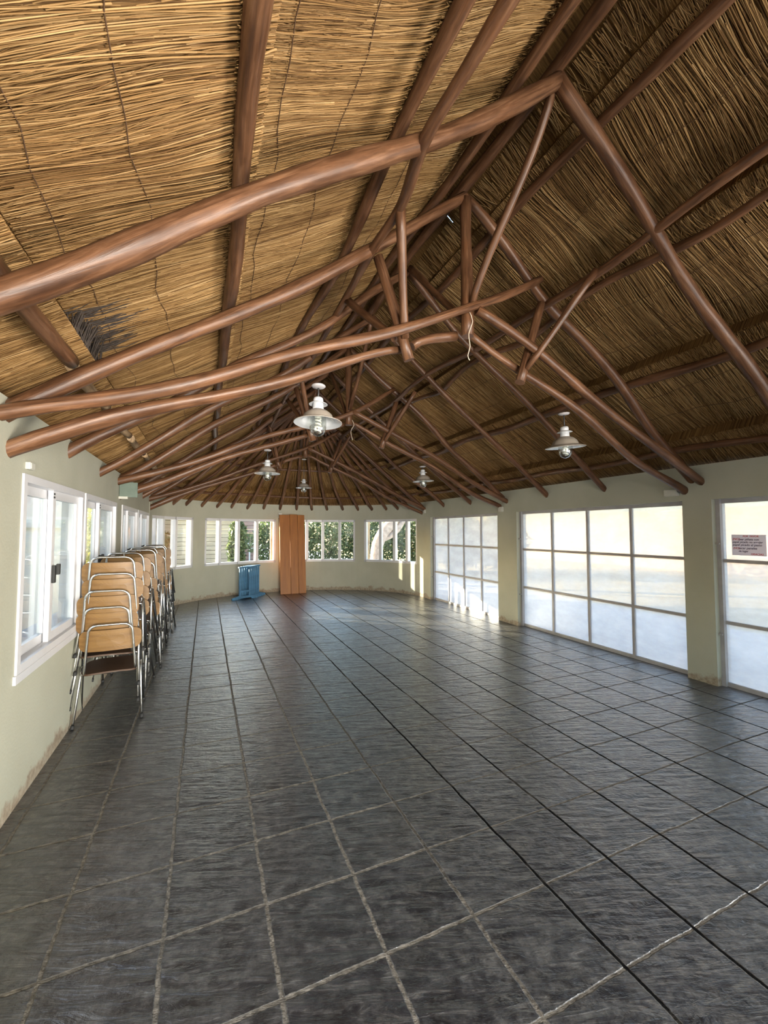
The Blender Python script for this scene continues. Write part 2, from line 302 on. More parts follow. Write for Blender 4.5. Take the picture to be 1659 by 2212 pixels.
# ------------------------------------------------------------------ mesh helpers
class MB:
    def __init__(s): s.v = []; s.f = []; s.uv = []; s.mi = []; s.sm = []
    def add(s, vs, fs, uvs=None, mi=0, smooth=False):
        o = len(s.v); s.v += [tuple(p) for p in vs]
        for k, f in enumerate(fs):
            s.f.append(tuple(i + o for i in f)); s.mi.append(mi); s.sm.append(smooth)
            s.uv.append(uvs[k] if uvs else [(0, 0)] * len(f))
        return s
    def box(s, lo, hi, mat4=None, mi=0, bev=0.0):
        (x0, y0, z0), (x1, y1, z1) = lo, hi
        if bev <= 0:
            vs = [(x0, y0, z0), (x1, y0, z0), (x1, y1, z0), (x0, y1, z0), (x0, y0, z1), (x1, y0, z1), (x1, y1, z1), (x0, y1, z1)]
            fs = [(3, 2, 1, 0), (4, 5, 6, 7), (0, 1, 5, 4), (1, 2, 6, 5), (2, 3, 7, 6), (3, 0, 4, 7)]
        else:
            import bmesh
            bm = bmesh.new(); bmesh.ops.create_cube(bm, size=1.0)
            for v in bm.verts: v.co = Vector(((x0 + x1) / 2 + v.co.x * (x1 - x0), (y0 + y1) / 2 + v.co.y * (y1 - y0), (z0 + z1) / 2 + v.co.z * (z1 - z0)))
            bmesh.ops.bevel(bm, geom=list(bm.edges), offset=bev, segments=2, affect='EDGES', profile=0.6)
            bm.verts.index_update(); vs = [tuple(v.co) for v in bm.verts]; fs = [tuple(v.index for v in f.verts) for f in bm.faces]; bm.free()
        if mat4 is not None: vs = [tuple(mat4 @ Vector(p)) for p in vs]
        return s.add(vs, fs, mi=mi)
    def hexa(s, p, mi=0):     # 8 points: bottom ring then top ring
        return s.add(p, [(3, 2, 1, 0), (4, 5, 6, 7), (0, 1, 5, 4), (1, 2, 6, 5), (2, 3, 7, 6), (3, 0, 4, 7)], mi=mi)
    def bar(s, a, b, w, h, up=(0, 0, 1), mi=0):
        a = Vector(a); b = Vector(b); d = (b - a).normalized(); up = Vector(up)
        sd_ = d.cross(up).normalized(); u2 = sd_.cross(d).normalized()
        ring = lambda c: [c - sd_ * w / 2 - u2 * h / 2, c + sd_ * w / 2 - u2 * h / 2, c + sd_ * w / 2 + u2 * h / 2, c - sd_ * w / 2 + u2 * h / 2]
        A = ring(a); B = ring(b)
        return s.add(A + B, [(3, 2, 1, 0), (4, 5, 6, 7), (0, 1, 5, 4), (1, 2, 6, 5), (2, 3, 7, 6), (3, 0, 4, 7)], mi=mi)
    def tube(s, pts, rad, n=8, closed=False, cap=True, mi=0, wob=0.0, seed=0):
        P = [Vector(p) for p in pts]; L = len(P)
        rr = rad if isinstance(rad, (list, tuple)) else [rad] * L
        rnd = random.Random(seed); ph = [rnd.uniform(0.96 - wob, 1.04 + wob) if wob else 1.0 for _ in range(n)]
        t0 = (P[1] - P[0]).normalized(); ref = Vector((0, 0, 1)) if abs(t0.z) < 0.9 else Vector((1, 0, 0))
        nx = t0.cross(ref).normalized(); vs = []; dist = 0; ds = []
        for i in range(L):
            if closed: t = (P[(i + 1) % L] - P[i - 1])
            else: t = P[min(i + 1, L - 1)] - P[max(i - 1, 0)]
            t.normalize(); nx = (nx - t * nx.dot(t)).normalized(); ny = t.cross(nx)
            if i: dist += (P[i] - P[i - 1]).length
            ds.append(dist)
            for k in range(n):
                a = 2 * PI * k / n; r = rr[i] * ph[k]
                vs.append(P[i] + nx * math.cos(a) * r + ny * math.sin(a) * r)
        fs = []; uvs = []; ro = rnd.uniform(0, 20)
        rm = sum(rr) / L
        for i in range(L if closed else L - 1):
            j = (i + 1) % L
            for k in range(n):
                k2 = (k + 1) % n
                fs.append((i * n + k, i * n + k2, j * n + k2, j * n + k))
                u0 = 2 * PI * rm * k / n + ro; u1 = 2 * PI * rm * (k + 1) / n + ro
                uvs.append([(u0, ds[i] + ro), (u1, ds[i] + ro), (u1, ds[j] + ro), (u0, ds[j] + ro)])
        s.add(vs, fs, uvs, mi, True)
        if cap and not closed:
            o = len(s.v) - len(vs)
            for ring, rev in ((range(n), True), (range((L - 1) * n, L * n), False)):
                f = [o + q for q in ring]
                s.f.append(tuple(reversed(f)) if rev else tuple(f)); s.mi.append(mi); s.sm.append(False)
                s.uv.append([(ro + 0.01 * q, ro) for q in range(n)])
        return s
    def lathe(s, prof, n=32, mi=0, smooth=True):
        vs = []; fs = []
        for r, z in prof:
            for k in range(n):
                a = 2 * PI * k / n; vs.append((r * math.cos(a), r * math.sin(a), z))
        for i in range(len(prof) - 1):
            for k in range(n):
                k2 = (k + 1) % n
                fs.append((i * n + k, i * n + k2, (i + 1) * n + k2, (i + 1) * n + k))
        return s.add(vs, fs, None, mi, smooth)

def link(name, mb, mats, parent=None, local=False, loc=None, keep=False):
    mats = mats if isinstance(mats, (list, tuple)) else [mats]
    me = bpy.data.meshes.new(name)
    V = np.array(mb.v, dtype=float)
    if parent is not None:
        off = np.zeros(3) if local else np.array(parent.location)
    elif loc is not None: off = np.array(loc)
    elif keep: off = np.zeros(3)
    else:
        off = (V.min(0) + V.max(0)) / 2; off[2] = V[:, 2].min()
    if not local or parent is None: V = V - off
    me.from_pydata(V.tolist(), [], mb.f)
    for m in mats: me.materials.append(m)
    me.polygons.foreach_set('material_index', mb.mi); me.polygons.foreach_set('use_smooth', mb.sm)
    uvl = me.uv_layers.new(name='UVMap')
    flat = [c for f in mb.uv for p in f for c in p]
    uvl.data.foreach_set('uv', flat)
    me.validate(); me.update()
    o = bpy.data.objects.new(name, me); COL.objects.link(o)
    if parent is not None: o.parent = parent
    else: o.location = off
    return o
def tag(o, label=None, cat=None, group=None, kind=None):
    if label: o['label'] = label
    if cat: o['category'] = cat
    if group: o['group'] = group
    if kind: o['kind'] = kind
    return o
def empty(name, loc, rot=(0, 0, 0)):
    o = bpy.data.objects.new(name, None); COL.objects.link(o); o.location = loc; o.rotation_euler = rot
    o.empty_display_size = 0.1
    return o
def dup(root, loc, rot):
    c = root.copy(); COL.objects.link(c); c.location = loc; c.rotation_euler = rot
    for ch in root.children:
        d = ch.copy(); COL.objects.link(d); d.parent = c
        for g in ch.children:
            e = g.copy(); COL.objects.link(e); e.parent = d
    return c
def spline(pts, step=0.12):
    P = [Vector(p) for p in pts]
    if len(P) == 2: P = [P[0], (P[0] * 2 + P[1]) / 3, (P[0] + P[1] * 2) / 3, P[1]]
    Q = [P[0] * 2 - P[1]] + P + [P[-1] * 2 - P[-2]]; out = []
    for i in range(1, len(Q) - 2):
        a, b, c, d = Q[i - 1:i + 3]; n = max(2, int((c - b).length / step))
        for k in range(n):
            t = k / n
            out.append(0.5 * ((2 * b) + (c - a) * t + (2 * a - 5 * b + 4 * c - d) * t * t + (3 * b - a - 3 * c + d) * t ** 3))
    out.append(P[-1]); return out
_seed = [100]
def pole_mb(pts, r0, r1=None, wob=0.020, n=10, step=0.12, mb=None):
    _seed[0] += 1; rnd = random.Random(_seed[0]); r1 = r1 or r0
    C = spline(pts, step); L = len(C)
    ph = [(rnd.uniform(0, 6.28), rnd.uniform(0.8, 2.2), rnd.uniform(-1, 1)) for _ in range(6)]
    out = []; rad = []; d = 0
    for i, c in enumerate(C):
        if i: d += (C[i] - C[i - 1]).length
        t = i / (L - 1); env = math.sin(PI * t) ** 0.5 if 0 < t < 1 else 0
        w = Vector([sum(ph[k + 3 * 0][2] * math.sin(ph[k][1] * d * 1.7 + ph[k][0] + ax * 2.1) for k in range(3)) * wob * env for ax in range(3)])
        out.append(c + w)
        rad.append((r0 + (r1 - r0) * t) * (1 + 0.07 * math.sin(ph[3][1] * d * 3 + ph[3][0]) + 0.04 * math.sin(ph[4][1] * d * 9 + ph[4][0])))
    return (mb or MB()).tube(out, rad, n, wob=0.03, seed=_seed[0])
def pole(name, pts, r0, r1=None, parent=None, mat=None, label=None, cat='roof pole', group=None, **kw):
    o = link(name, pole_mb(pts, r0, r1, **kw), mat or M['pole'], parent)
    if parent is None: tag(o, label, cat, group)
    elif label: o['label'] = label
    return o

# ------------------------------------------------------------------ room measures (metres)
XL, XR, X0 = -1.02, 5.04, 2.02
HW = (XR - XL) / 2
YA, BA = 9.15, 2.55            # start and depth of the rounded end
YB = -3.4                      # wall behind the camera
ZE = 2.39                      # top of the walls
ZR, SL = 4.58, 0.735           # rafter axis at the ridge, roof slope
TH = 0.22
def apse(deg, grow=0.0, z=0.0): return (X0 + (HW + grow) * math.cos(R(deg)), YA + (BA + grow) * math.sin(R(deg)), z)

# ------------------------------------------------------------------ floor
mb = MB()
ring = [(XL - 0.1, YB), (XR + 0.3, YB), (XR + 0.3, YA)] + [apse(a, 0.12)[:2] for a in range(6, 180, 6)] + [(XL - 0.1, YA)]
n = len(ring)
mb.add([(x, y, 0) for x, y in ring] + [(x, y, -0.12) for x, y in ring], [tuple(range(n)), tuple(reversed(range(n, 2 * n)))] + [(i, i + n, (i + 1) % n + n, (i + 1) % n) for i in range(n)])
tag(link('floor', mb, M['slate'], keep=True), 'dark grey cleft slate tile floor of the hall', 'floor', kind='structure')

# ------------------------------------------------------------------ walls
SILL, HEAD = 0.80, 2.0
mb = MB()
LW = [(3.13, 4.47), (4.53, 5.95), (6.33, 7.66), (7.72, 9.10)]        # the two window openings, two units each
mb.box((XL - TH, YB, -0.1), (XL, YA, SILL)); mb.box((XL - TH, YB, HEAD), (XL, YA, ZE))
for a, b in ((YB, -0.05), (2.77, 3.13), (5.95, 6.33), (9.10, YA)): mb.box((XL - TH, a, SILL), (XL, b, HEAD))
tag(link('wall_left', mb, M['wall'], keep=True), 'cream plastered long wall behind the stacked chairs', 'wall', kind='structure')
mb = MB()
RD = [(6.32, 8.86), (3.02, 5.80), (-0.18, 2.72), (-3.3, -0.5)]       # door openings along the right wall (the last lies behind the camera)
mb.box((XR, YB, HEAD), (XR + TH, YA, ZE))
ed = [YA] + [v for a, b in RD for v in (b, a)] + [YB]
for i in range(0, len(ed), 2): mb.box((XR, ed[i + 1], -0.1), (XR + TH, ed[i], HEAD))
tag(link('wall_right', mb, M['wall'], keep=True), 'plastered piers and beam framing the large glazed doors', 'wall', kind='structure')
AW = [(139.2, 174.0, (174.0, 167.2, 159.6, 150.0, 139.2)), (94.6, 132.4, (132.4, 123.8, 113.9, 104.3, 94.6)), (51.8, 87.2, (87.2, 78.4, 70.0, 60.9, 51.8)), (8.5, 46.4, (46.4, 36.6, 27.2, 17.8, 8.5))]
mb = MB()
def arc(a, b, z0, z1):
    k = max(1, int(round((b - a) / 3)))
    for i in range(k):
        p, q = a + (b - a) * i / k, a + (b - a) * (i + 1) / k
        mb.hexa([apse(p, 0, z0), apse(p, TH, z0), apse(q, TH, z0), apse(q, 0, z0), apse(p, 0, z1), apse(p, TH, z1), apse(q, TH, z1), apse(q, 0, z1)])
arc(0, 180, -0.1, SILL); arc(0, 180, HEAD - 0.02, ZE)
last = 180
for a, b, _ in AW: arc(b, last, SILL, HEAD - 0.02); last = a
arc(0, last, SILL, HEAD - 0.02)
tag(link('wall_end', mb, M['wall'], keep=True), 'rounded plastered end wall with the leaning boards', 'wall', kind='structure')
mb = MB(); mb.box((XL - TH, YB - TH, HEAD), (XR + TH, YB, ZE)); mb.box((XL - TH, YB - TH, -0.1), (X0 - 2.15, YB, HEAD)); mb.box((X0 + 2.15, YB - TH, -0.1), (XR + TH, YB, HEAD))
mb.add([(XL, YB, ZE), (XR, YB, ZE), (X0, YB, ZR + 0.2), (XL, YB - TH, ZE), (XR, YB - TH, ZE), (X0, YB - TH, ZR + 0.2)], [(0, 1, 2), (5, 4, 3), (0, 2, 5, 3), (1, 4, 5, 2)])
tag(link('wall_back', mb, M['wall'], keep=True), 'plastered gable wall behind the viewpoint', 'wall', kind='structure')

# ------------------------------------------------------------------ thatched ceiling
CT = math.cos(math.atan(SL)); ST = math.sin(math.atan(SL))
SE = HW / CT                                             # slope length from ridge to wall
PXS = {-1: [0.27, 1.04, 1.90, 2.78], 1: [0.38, 1.20, 2.06, 2.91], 0: [0.33, 1.12, 1.98, 2.85]}   # purlins, horizontal distance from the ridge line (left, right, rounded end)
PSS = {k: [(x - 0.093 * ST) / CT for x in v] for k, v in PXS.items()}
SEND = SE + 0.62
def off_at(s, side=-1):
    seq = PSS[side] + [SEND + 0.3]
    for k, sk in enumerate(seq):
        if s < sk - 0.13:
            if k == 0: return 0.20
            t = (s - (seq[k - 1] - 0.13)) / (sk - seq[k - 1])
            return 0.160 + 0.115 * min(1, max(0, t)) ** 1.3
    return 0.25
def slope_pt(side, s, y, off):                           # side -1 left, +1 right
    return (X0 + side * (s * CT + off * ST), y, ZR - s * ST + off * CT)
def cone_pt(s, deg, off):
    f = (s * CT + off * ST) / HW
    return (X0 + HW * f * math.cos(R(deg)), YA + (BA * (s * CT) / HW + off * ST) * math.sin(R(deg)), ZR - s * ST + off * CT)
def rows(side):
    ss = [-0.147]
    for sk in PSS[side] + [SEND + 0.13]:
        a = ss[-1]; b = sk - 0.132
        for t in (0.25, 0.5, 0.75, 1.0): ss.append(a + (b - a) * t)
        ss.append(sk - 0.128)
    return ss[:-1]
mb = MB()
def sheet(fn, params, side, skip=()):
    ss = rows(side); S = len(ss); cols = len(params)
    vs = [fn(s, p, off_at(s, side)) for p in params for s in ss]
    fs = []; uvs = []
    for i in range(cols - 1):
        for k in range(S - 1):
            if (i, k) in skip: continue
            fs.append((i * S + k, i * S + k + 1, (i + 1) * S + k + 1, (i + 1) * S + k))
            U = params
            uvs.append([(U[i] * usc, ss[k]), (U[i] * usc, ss[k + 1]), (U[i + 1] * usc, ss[k + 1]), (U[i + 1] * usc, ss[k])])
    mb.add(vs, fs, uvs, 0, False)
    # outer skin
    vo = [fn(s, p, 0.47) for p in params for s in (0.0, SEND)]
    fo = [(2 * i, 2 * i + 2, 2 * i + 3, 2 * i + 1) for i in range(cols - 1)]
    if not skip: mb.add(vo, fo, None, 0, False)
    else:
        vo = [fn(s, p, 0.47) for p in params for s in (0.12, SEND)]; mb.add(vo, fo, None, 0, False)
    # eave edge
    ve = [q for p in params for q in (fn(SEND, p, off_at(SEND - 0.01, side)), fn(SEND, p, 0.47))]
    mb.add(ve, fo, None, 0, False)
usc = 1.0
ys = [YB - 0.3 + (YA + 0.3 - YB) * i / 100 for i in range(101)]
sheet(lambda s, y, o: slope_pt(-1, s, y, o), ys, -1)
ysr = sorted(ys + [1.31, 1.345, 3.36, 3.40])
HOLES = {(ysr.index(1.31), 1), (ysr.index(3.36), 1)}     # two small gaps in the straw under the ridge
sheet(lambda s, y, o: slope_pt(1, s, y, o), ysr, 1, HOLES)
usc = 0.05
sheet(lambda s, d, o: cone_pt(s, d, o), [180 * i / 60 for i in range(61)], 0)
ceil = tag(link('ceiling', mb, M['thatch'], keep=True), 'straw thatch lining of the pitched roof', 'ceiling', kind='structure')

def strands(name, groups, mat, label, cat):
    """groups: list of (fn, s0, s1, params array, radius, flow amplitude)"""
    AV = []; AF = []; AU = []; base = 0
    SEG = 6
    for fn, s0, s1, n, prange, rad, amp, jit in groups:
        p0 = rng.uniform(prange[0], prange[1], n)
        ks = min(1.0, (s1 - s0) / 0.7)
        a = s0 + ks * (rng.uniform(-0.02, 0.06, n) - 0.02); b = s1 + ks * rng.uniform(-0.10, 0.045, n)
        cut = rng.random(n) < 0.35
        a = np.where(cut, a + rng.random(n) * (b - a) * 0.6, a); 
        cut2 = rng.random(n) < 0.3
        b = np.where(cut2, b - rng.random(n) * (b - a) * 0.5, b)
        slope = rng.normal(0, 0.035, n) * jit; bend = rng.normal(0, 0.03, n) * jit
        a = np.maximum(a, s0 + 0.003); b = np.minimum(b, s1 - 0.002)
        depth = -np.abs(rng.normal(0, 0.006, n)) - 0.001 - rng.random(n) * (0.022 if amp == 0.012 else 0.010)
        rid = rng.random(n); rr = rad * rng.uniform(0.65, 1.25, n)
        T = np.linspace(0, 1, SEG)
        s = a[:, None] + (b - a)[:, None] * T[None, :]
        flow = amp * (np.sin(p0 * 2.3 + 1.0)[:, None] * np.sin(s * 2.6 + p0[:, None] * 0.9) + 0.6 * np.sin(p0[:, None] * 5.1 + s * 4.2) + 0.35 * np.sin(p0[:, None] * 11 + s * 6.5 + 2))
        p = p0[:, None] + flow + slope[:, None] * (T - 0.5)[None, :] * (b - a)[:, None] + bend[:, None] * (T ** 2)[None, :]
        C = fn(s, p, depth)                                  # n,SEG,3
        tang = np.gradient(C, axis=1); tang /= np.linalg.norm(tang, axis=2, keepdims=True) + 1e-9
        nor = fn.normal(p); sidev = np.cross(tang, nor); sidev /= np.linalg.norm(sidev, axis=2, keepdims=True) + 1e-9
        r = rr[:, None, None] * (1 - 0.45 * T[None, :, None])
        ringv = np.stack([C - sidev * r + nor * r * 0.5, C - nor * r, C + sidev * r + nor * r * 0.5], axis=2)   # n,SEG,3,3
        V = ringv.reshape(-1, 3); AV.append(V)
        idx = np.arange(n * SEG * 3).reshape(n, SEG, 3) + base; base += n * SEG * 3
        for k, k2 in ((0, 1), (1, 2), (2, 0)):
            q = np.stack([idx[:, :-1, k], idx[:, 1:, k], idx[:, 1:, k2], idx[:, :-1, k2]], axis=2).reshape(-1, 4)
            AF.append(q)
            u = np.repeat(rid, (SEG - 1)); v0 = s[:, :-1].reshape(-1); v1 = s[:, 1:].reshape(-1)
            off = np.repeat(rid * 7.3, SEG - 1)
            AU.append(np.stack([u, v0 + off, u, v1 + off, u, v1 + off, u, v0 + off], axis=1))
    V = np.concatenate(AV); F = np.concatenate(AF); U = np.concatenate(AU).reshape(-1)
    me = bpy.data.meshes.new(name)
    me.vertices.add(len(V)); me.vertices.foreach_set('co', V.reshape(-1).astype(np.float32))
    me.loops.add(len(F) * 4); me.loops.foreach_set('vertex_index', F.reshape(-1).astype(np.int32))
    me.polygons.add(len(F)); me.polygons.foreach_set('loop_start', (np.arange(len(F)) * 4).astype(np.int32))
    me.polygons.foreach_set('loop_total', np.full(len(F), 4, np.int32))
    me.polygons.foreach_set('use_smooth', np.ones(len(F), dtype=bool))
    uvl = me.uv_layers.new(name='UVMap'); uvl.data.foreach_set('uv', U.astype(np.float32))
    me.materials.append(mat); me.update(calc_edges=True); me.validate()
    o = bpy.data.objects.new(name, me); COL.objects.link(o)
    return tag(o, label, cat, kind='stuff')
OFFV = np.vectorize(off_at, otypes=[float])
def slope_fn(side):
    def fn(s, p, depth):
        o = OFFV(s, side) + depth[:, None]
        return np.stack([X0 + side * (s * CT + o * ST), p, ZR - s * ST + o * CT], axis=2)
    fn.normal = lambda p: np.broadcast_to(np.array([side * ST, 0, CT]), p.shape + (3,))
    return fn
def cone_fn(s, p, depth):
    o = OFFV(s, 0) + depth[:, None]; a = np.radians(p)
    return np.stack([X0 + (s * CT + o * ST) * np.cos(a), YA + (BA * s * CT / HW + o * ST) * np.sin(a), ZR - s * ST + o * CT], axis=2)
cone_fn.normal = lambda p: np.stack([ST * np.cos(np.radians(p)), ST * np.sin(np.radians(p)), np.full(p.shape, CT)], axis=2)
EDG = {sd_: [0.02] + [x - 0.13 for x in PSS[sd_]] + [SE + 0.2] for sd_ in (-1, 0, 1)}
gl = []; gr = []; gc = []
for k in range(5):
    rng_ = {q: (EDG[q][k], EDG[q][k + 1] - (0.01 if k < 4 else 0)) for q in (-1, 0, 1)}
    dl = [300, 1000, 1100, 1000, 900][k]
    gl.append((slope_fn(-1), *rng_[-1], int(dl * 5.6), (0.2, 4.6), 0.0028, 0.024, 1.0))
    gl.append((slope_fn(-1), *rng_[-1], int(dl * 2.6), (4.6, YA + 0.1), 0.005, 0.03, 1.0))
    gr.append((slope_fn(1), *rng_[1], int(dl * 4.5), (0.2, YA + 0.1), 0.0042, 0.024, 0.8))
    gc.append((cone_fn, *rng_[0], int(620 * (k + 1)), (0, 180), 0.0065, 0.25, 12.0))
for k in range(1, 5):                                    # ragged fringe of butt ends above each purlin
    for side, lst, q in ((-1, gl, 4.6), (1, gr, YA + 0.1)):
        c = PSS[side][k - 1]
        lst.append((slope_fn(side), c - 0.127, c + 0.03, int(700 * (q - 0.2)), (0.2, q), 0.0032, 0.012, 0.8))
strands('thatch_straw', gl, M['stalk'], 'pale golden straw stalks of the thatch over the left wall', 'thatch')
strands('thatch_straw', gr, M['stalk'], 'darker straw stalks of the thatch above the glazed doors', 'thatch')
strands('thatch_straw', gc, M['stalk'], 'straw stalks fanning down over the rounded end', 'thatch')
# stitching wires holding the straw, parallel to the ridge
for side, slist in ((-1, (0.75, 1.05, 1.62, 1.98, 2.72, 3.08)), (1, (0.8, 1.7, 2.1, 2.75, 3.1))):
    for s in slist:
        pts = [slope_pt(side, s + 0.02 * math.sin(y * 5.3 + s * 9) + 0.012 * math.sin(y * 13 + s), y, off_at(s, side) - 0.022) for y in np.arange(0.2, 9.1, 0.16)]
        link('binding_wire', MB().tube(pts, 0.0024, 4), M['twine'], ceil)
# dark torn patch of reed low on the left slope
t = empty('torn_reed_patch', slope_pt(-1, 3.22, 3.0, 0.15))
tag(t, 'dark torn patch of loose reeds in the straw above the left wall', 'thatch damage')
mb = MB(); rnd = random.Random(5)
for k in range(120):
    y = rnd.uniform(2.74, 3.36); e = 3.30 - 0.10 * (y - 2.74) + rnd.uniform(-0.02, 0.02); ln = rnd.uniform(0.10, 0.42) * (1.15 - abs(y - 3.0))
    sk = rnd.uniform(-0.02, 0.07)
    mb.tube([slope_pt(-1, e - ln * q, y + sk * q - 0.03 * q * q, off_at(e - ln * q) - 0.016 - 0.014 * math.sin(PI * q) * rnd.random()) for q in (0, 0.33, 0.66, 1)], [0.0042, 0.0036, 0.003, 0.002], 4, cap=False)
link('loose_reeds', mb, M['burnt'], t)

# ------------------------------------------------------------------ roof timbers
def zr(x, o=0.0): return ZR + o - SL * abs(x - X0)
PZ = 0.115
pole('ridge_pole', [(X0, 0.1, ZR + 0.09), (X0 + .01, 3, ZR + 0.10), (X0 - .01, 6, ZR + 0.09), (X0, YA + 0.2, ZR + 0.09)], 0.05, label='dark ridge pole running under the roof peak', cat='ridge pole')
pn = {-1: ['topmost purlin on the left slope close under the ridge', 'thick upper purlin crossing the straw of the left slope', 'vertical-looking middle purlin on the left straw slope', None],
      1: ['topmost purlin on the right slope close under the ridge', 'thin upper purlin on the right slope', 'middle purlin on the right slope with a straw fringe above', 'lowest purlin on the right slope just above the doors']}
for side in (-1, 1):
    for k, dx in enumerate(PXS[side]):
        x = X0 + side * dx
        if pn[side][k]:
            rr = 0.040 if k < 3 else 0.036
            if side == 1 and k == 1: rr = 0.034
            pole('purlin', [(x, 0.1, zr(x, PZ)), (x + 0.015, 2.2, zr(x, PZ)), (x - 0.02, 4.5, zr(x, PZ)), (x, 7, zr(x, PZ)), (x, YA, zr(x, PZ))], rr, label=pn[side][k], cat='purlin', group='purlins')
RY = [1.88, 2.95, 4.03, 5.09, 6.14, 7.18, 8.25, 9.22]
x = X0 - PXS[-1][3]
low = ['reddish short purlin piece left of the torn reeds', 'short pale purlin block between the first two left trusses', 'pale purlin piece above the first left window', 'pale purlin stub above the gap between left windows', 'small pale purlin stub beside the green plate', 'far purlin stub deep on the left slope', 'furthest purlin stub low on the left slope']
low_y = [1.0] + RY
pole('purlin', [(x, 0.4, zr(x, PZ)), (x, 1.6, zr(x, PZ)), (x + .01, RY[1] - 0.02, zr(x, PZ))], 0.046, label='short reddish purlin pole low on the left slope, nearest the viewer', cat='purlin', group='purlins')
for i in range(1, 7):
    a, b = RY[i], RY[i + 1]
    pole('purlin', [(x, a + 0.02, zr(x, PZ)), (x, b - 0.12, zr(x, PZ))], 0.036, mat=M['palepole'], label=low[i], cat='purlin', group='purlins')
# purlin rings of the rounded end
for k, lab in ((1, 'uppermost curved purlin round the cone'), (2, 'middle curved purlin round the cone'), (3, 'lowest curved purlin above the end wall')):
    s = PSS[0][k]
    pole('purlin', [cone_pt(s, d, 0.093) for d in range(0, 181, 12)], 0.032, label=lab + ' of the rounded roof end', cat='purlin', group='purlins', step=0.25)
# long inner poles under the rafters
pole('inner_tie_pole', [(1.10, 0.9, 3.79), (1.05, 1.5, 3.76), (1.02, 1.87, 3.73), (1.16, 2.45, 3.84), (1.14, 2.93, 3.81), (1.2, 3.9, 3.87), (1.18, 6.1, 3.86), (1.2, 9.2, 3.84)], 0.036, 0.032, label='long pole slung under the left rafters beside the trusses', cat='tie pole')
pole('inner_tie_pole', [(2.90, 0.9, 3.83), (2.92, 1.76, 3.82), (2.94, 2.94, 3.80), (2.88, 4.4, 3.84), (2.84, 6.2, 3.84), (2.86, 9.2, 3.84)], 0.036, 0.032, label='long pole slung under the right rafters', cat='tie pole')
# plain rafters
rl = {1.88: ('big curving rafter crossing the left straw slope nearest the viewer', 'nearest rafter on the right slope, running off past the right edge'),
      4.03: ('left rafter just beyond the nearest truss', 'right rafter just beyond the nearest truss, ending over the middle door'),
      5.09: ('left rafter just before the second truss', 'right rafter just before the second truss, ending near the far end of the middle door'),
      7.18: ('left rafter just beyond the second truss', 'right rafter just beyond the second truss, over the far door'),
      8.25: ('left rafter just before the truss at the rounded end', 'right rafter just before the truss at the rounded end')}
for y, (a, b) in rl.items():
    r0 = 0.056 if y < 2 else 0.046
    pole('rafter', [(XL - 0.12, y, 2.19), (-0.42, y, 2.71), (0.11, y, 3.10), (1.01, y, 3.72), (X0 + 0.01, y, ZR - 0.03)], r0, r0 * 0.85, label=a, cat='rafter', group='rafters', wob=0.02)
    pole('rafter', [(XR + 0.12, y, 2.16), (4.29, y, 2.80), (2.94, y, 3.80), (X0, y, ZR - 0.02)], r0 * 0.95, r0 * 0.8, label=b, cat='rafter', group='rafters', wob=0.02)
feet = [161.8, 153.1, 144.2, 134.6, 126.0, 118.1, 109.8, 101.2, 92.7, 84.0, 75.8, 67.5, 58.8, 50.0, 41.3, 32.3, 23.9, 15.2]
ordn = ['first', 'second', 'third', 'fourth', 'fifth', 'sixth', 'seventh', 'eighth', 'ninth']
for i, d in enumerate(feet):
    p = Vector(apse(d, 0.10, 2.20)); q = Vector((X0 + 0.10 * math.cos(R(d)), YA + 0.10 + 0.08 * math.sin(R(d)), ZR - 0.06))
    m = p.lerp(q, 0.5) + Vector((0, 0, -0.02 + 0.02 * random.random()))
    lab = ('%s fanning rafter of the rounded end counted from its left truss' % ordn[i]) if i < 9 else ('%s fanning rafter of the rounded end counted from its right truss' % ordn[17 - i])
    pole('rafter', [p, m, q], 0.040, 0.030, label=lab, cat='rafter', group='fanning rafters of the rounded end', step=0.3)
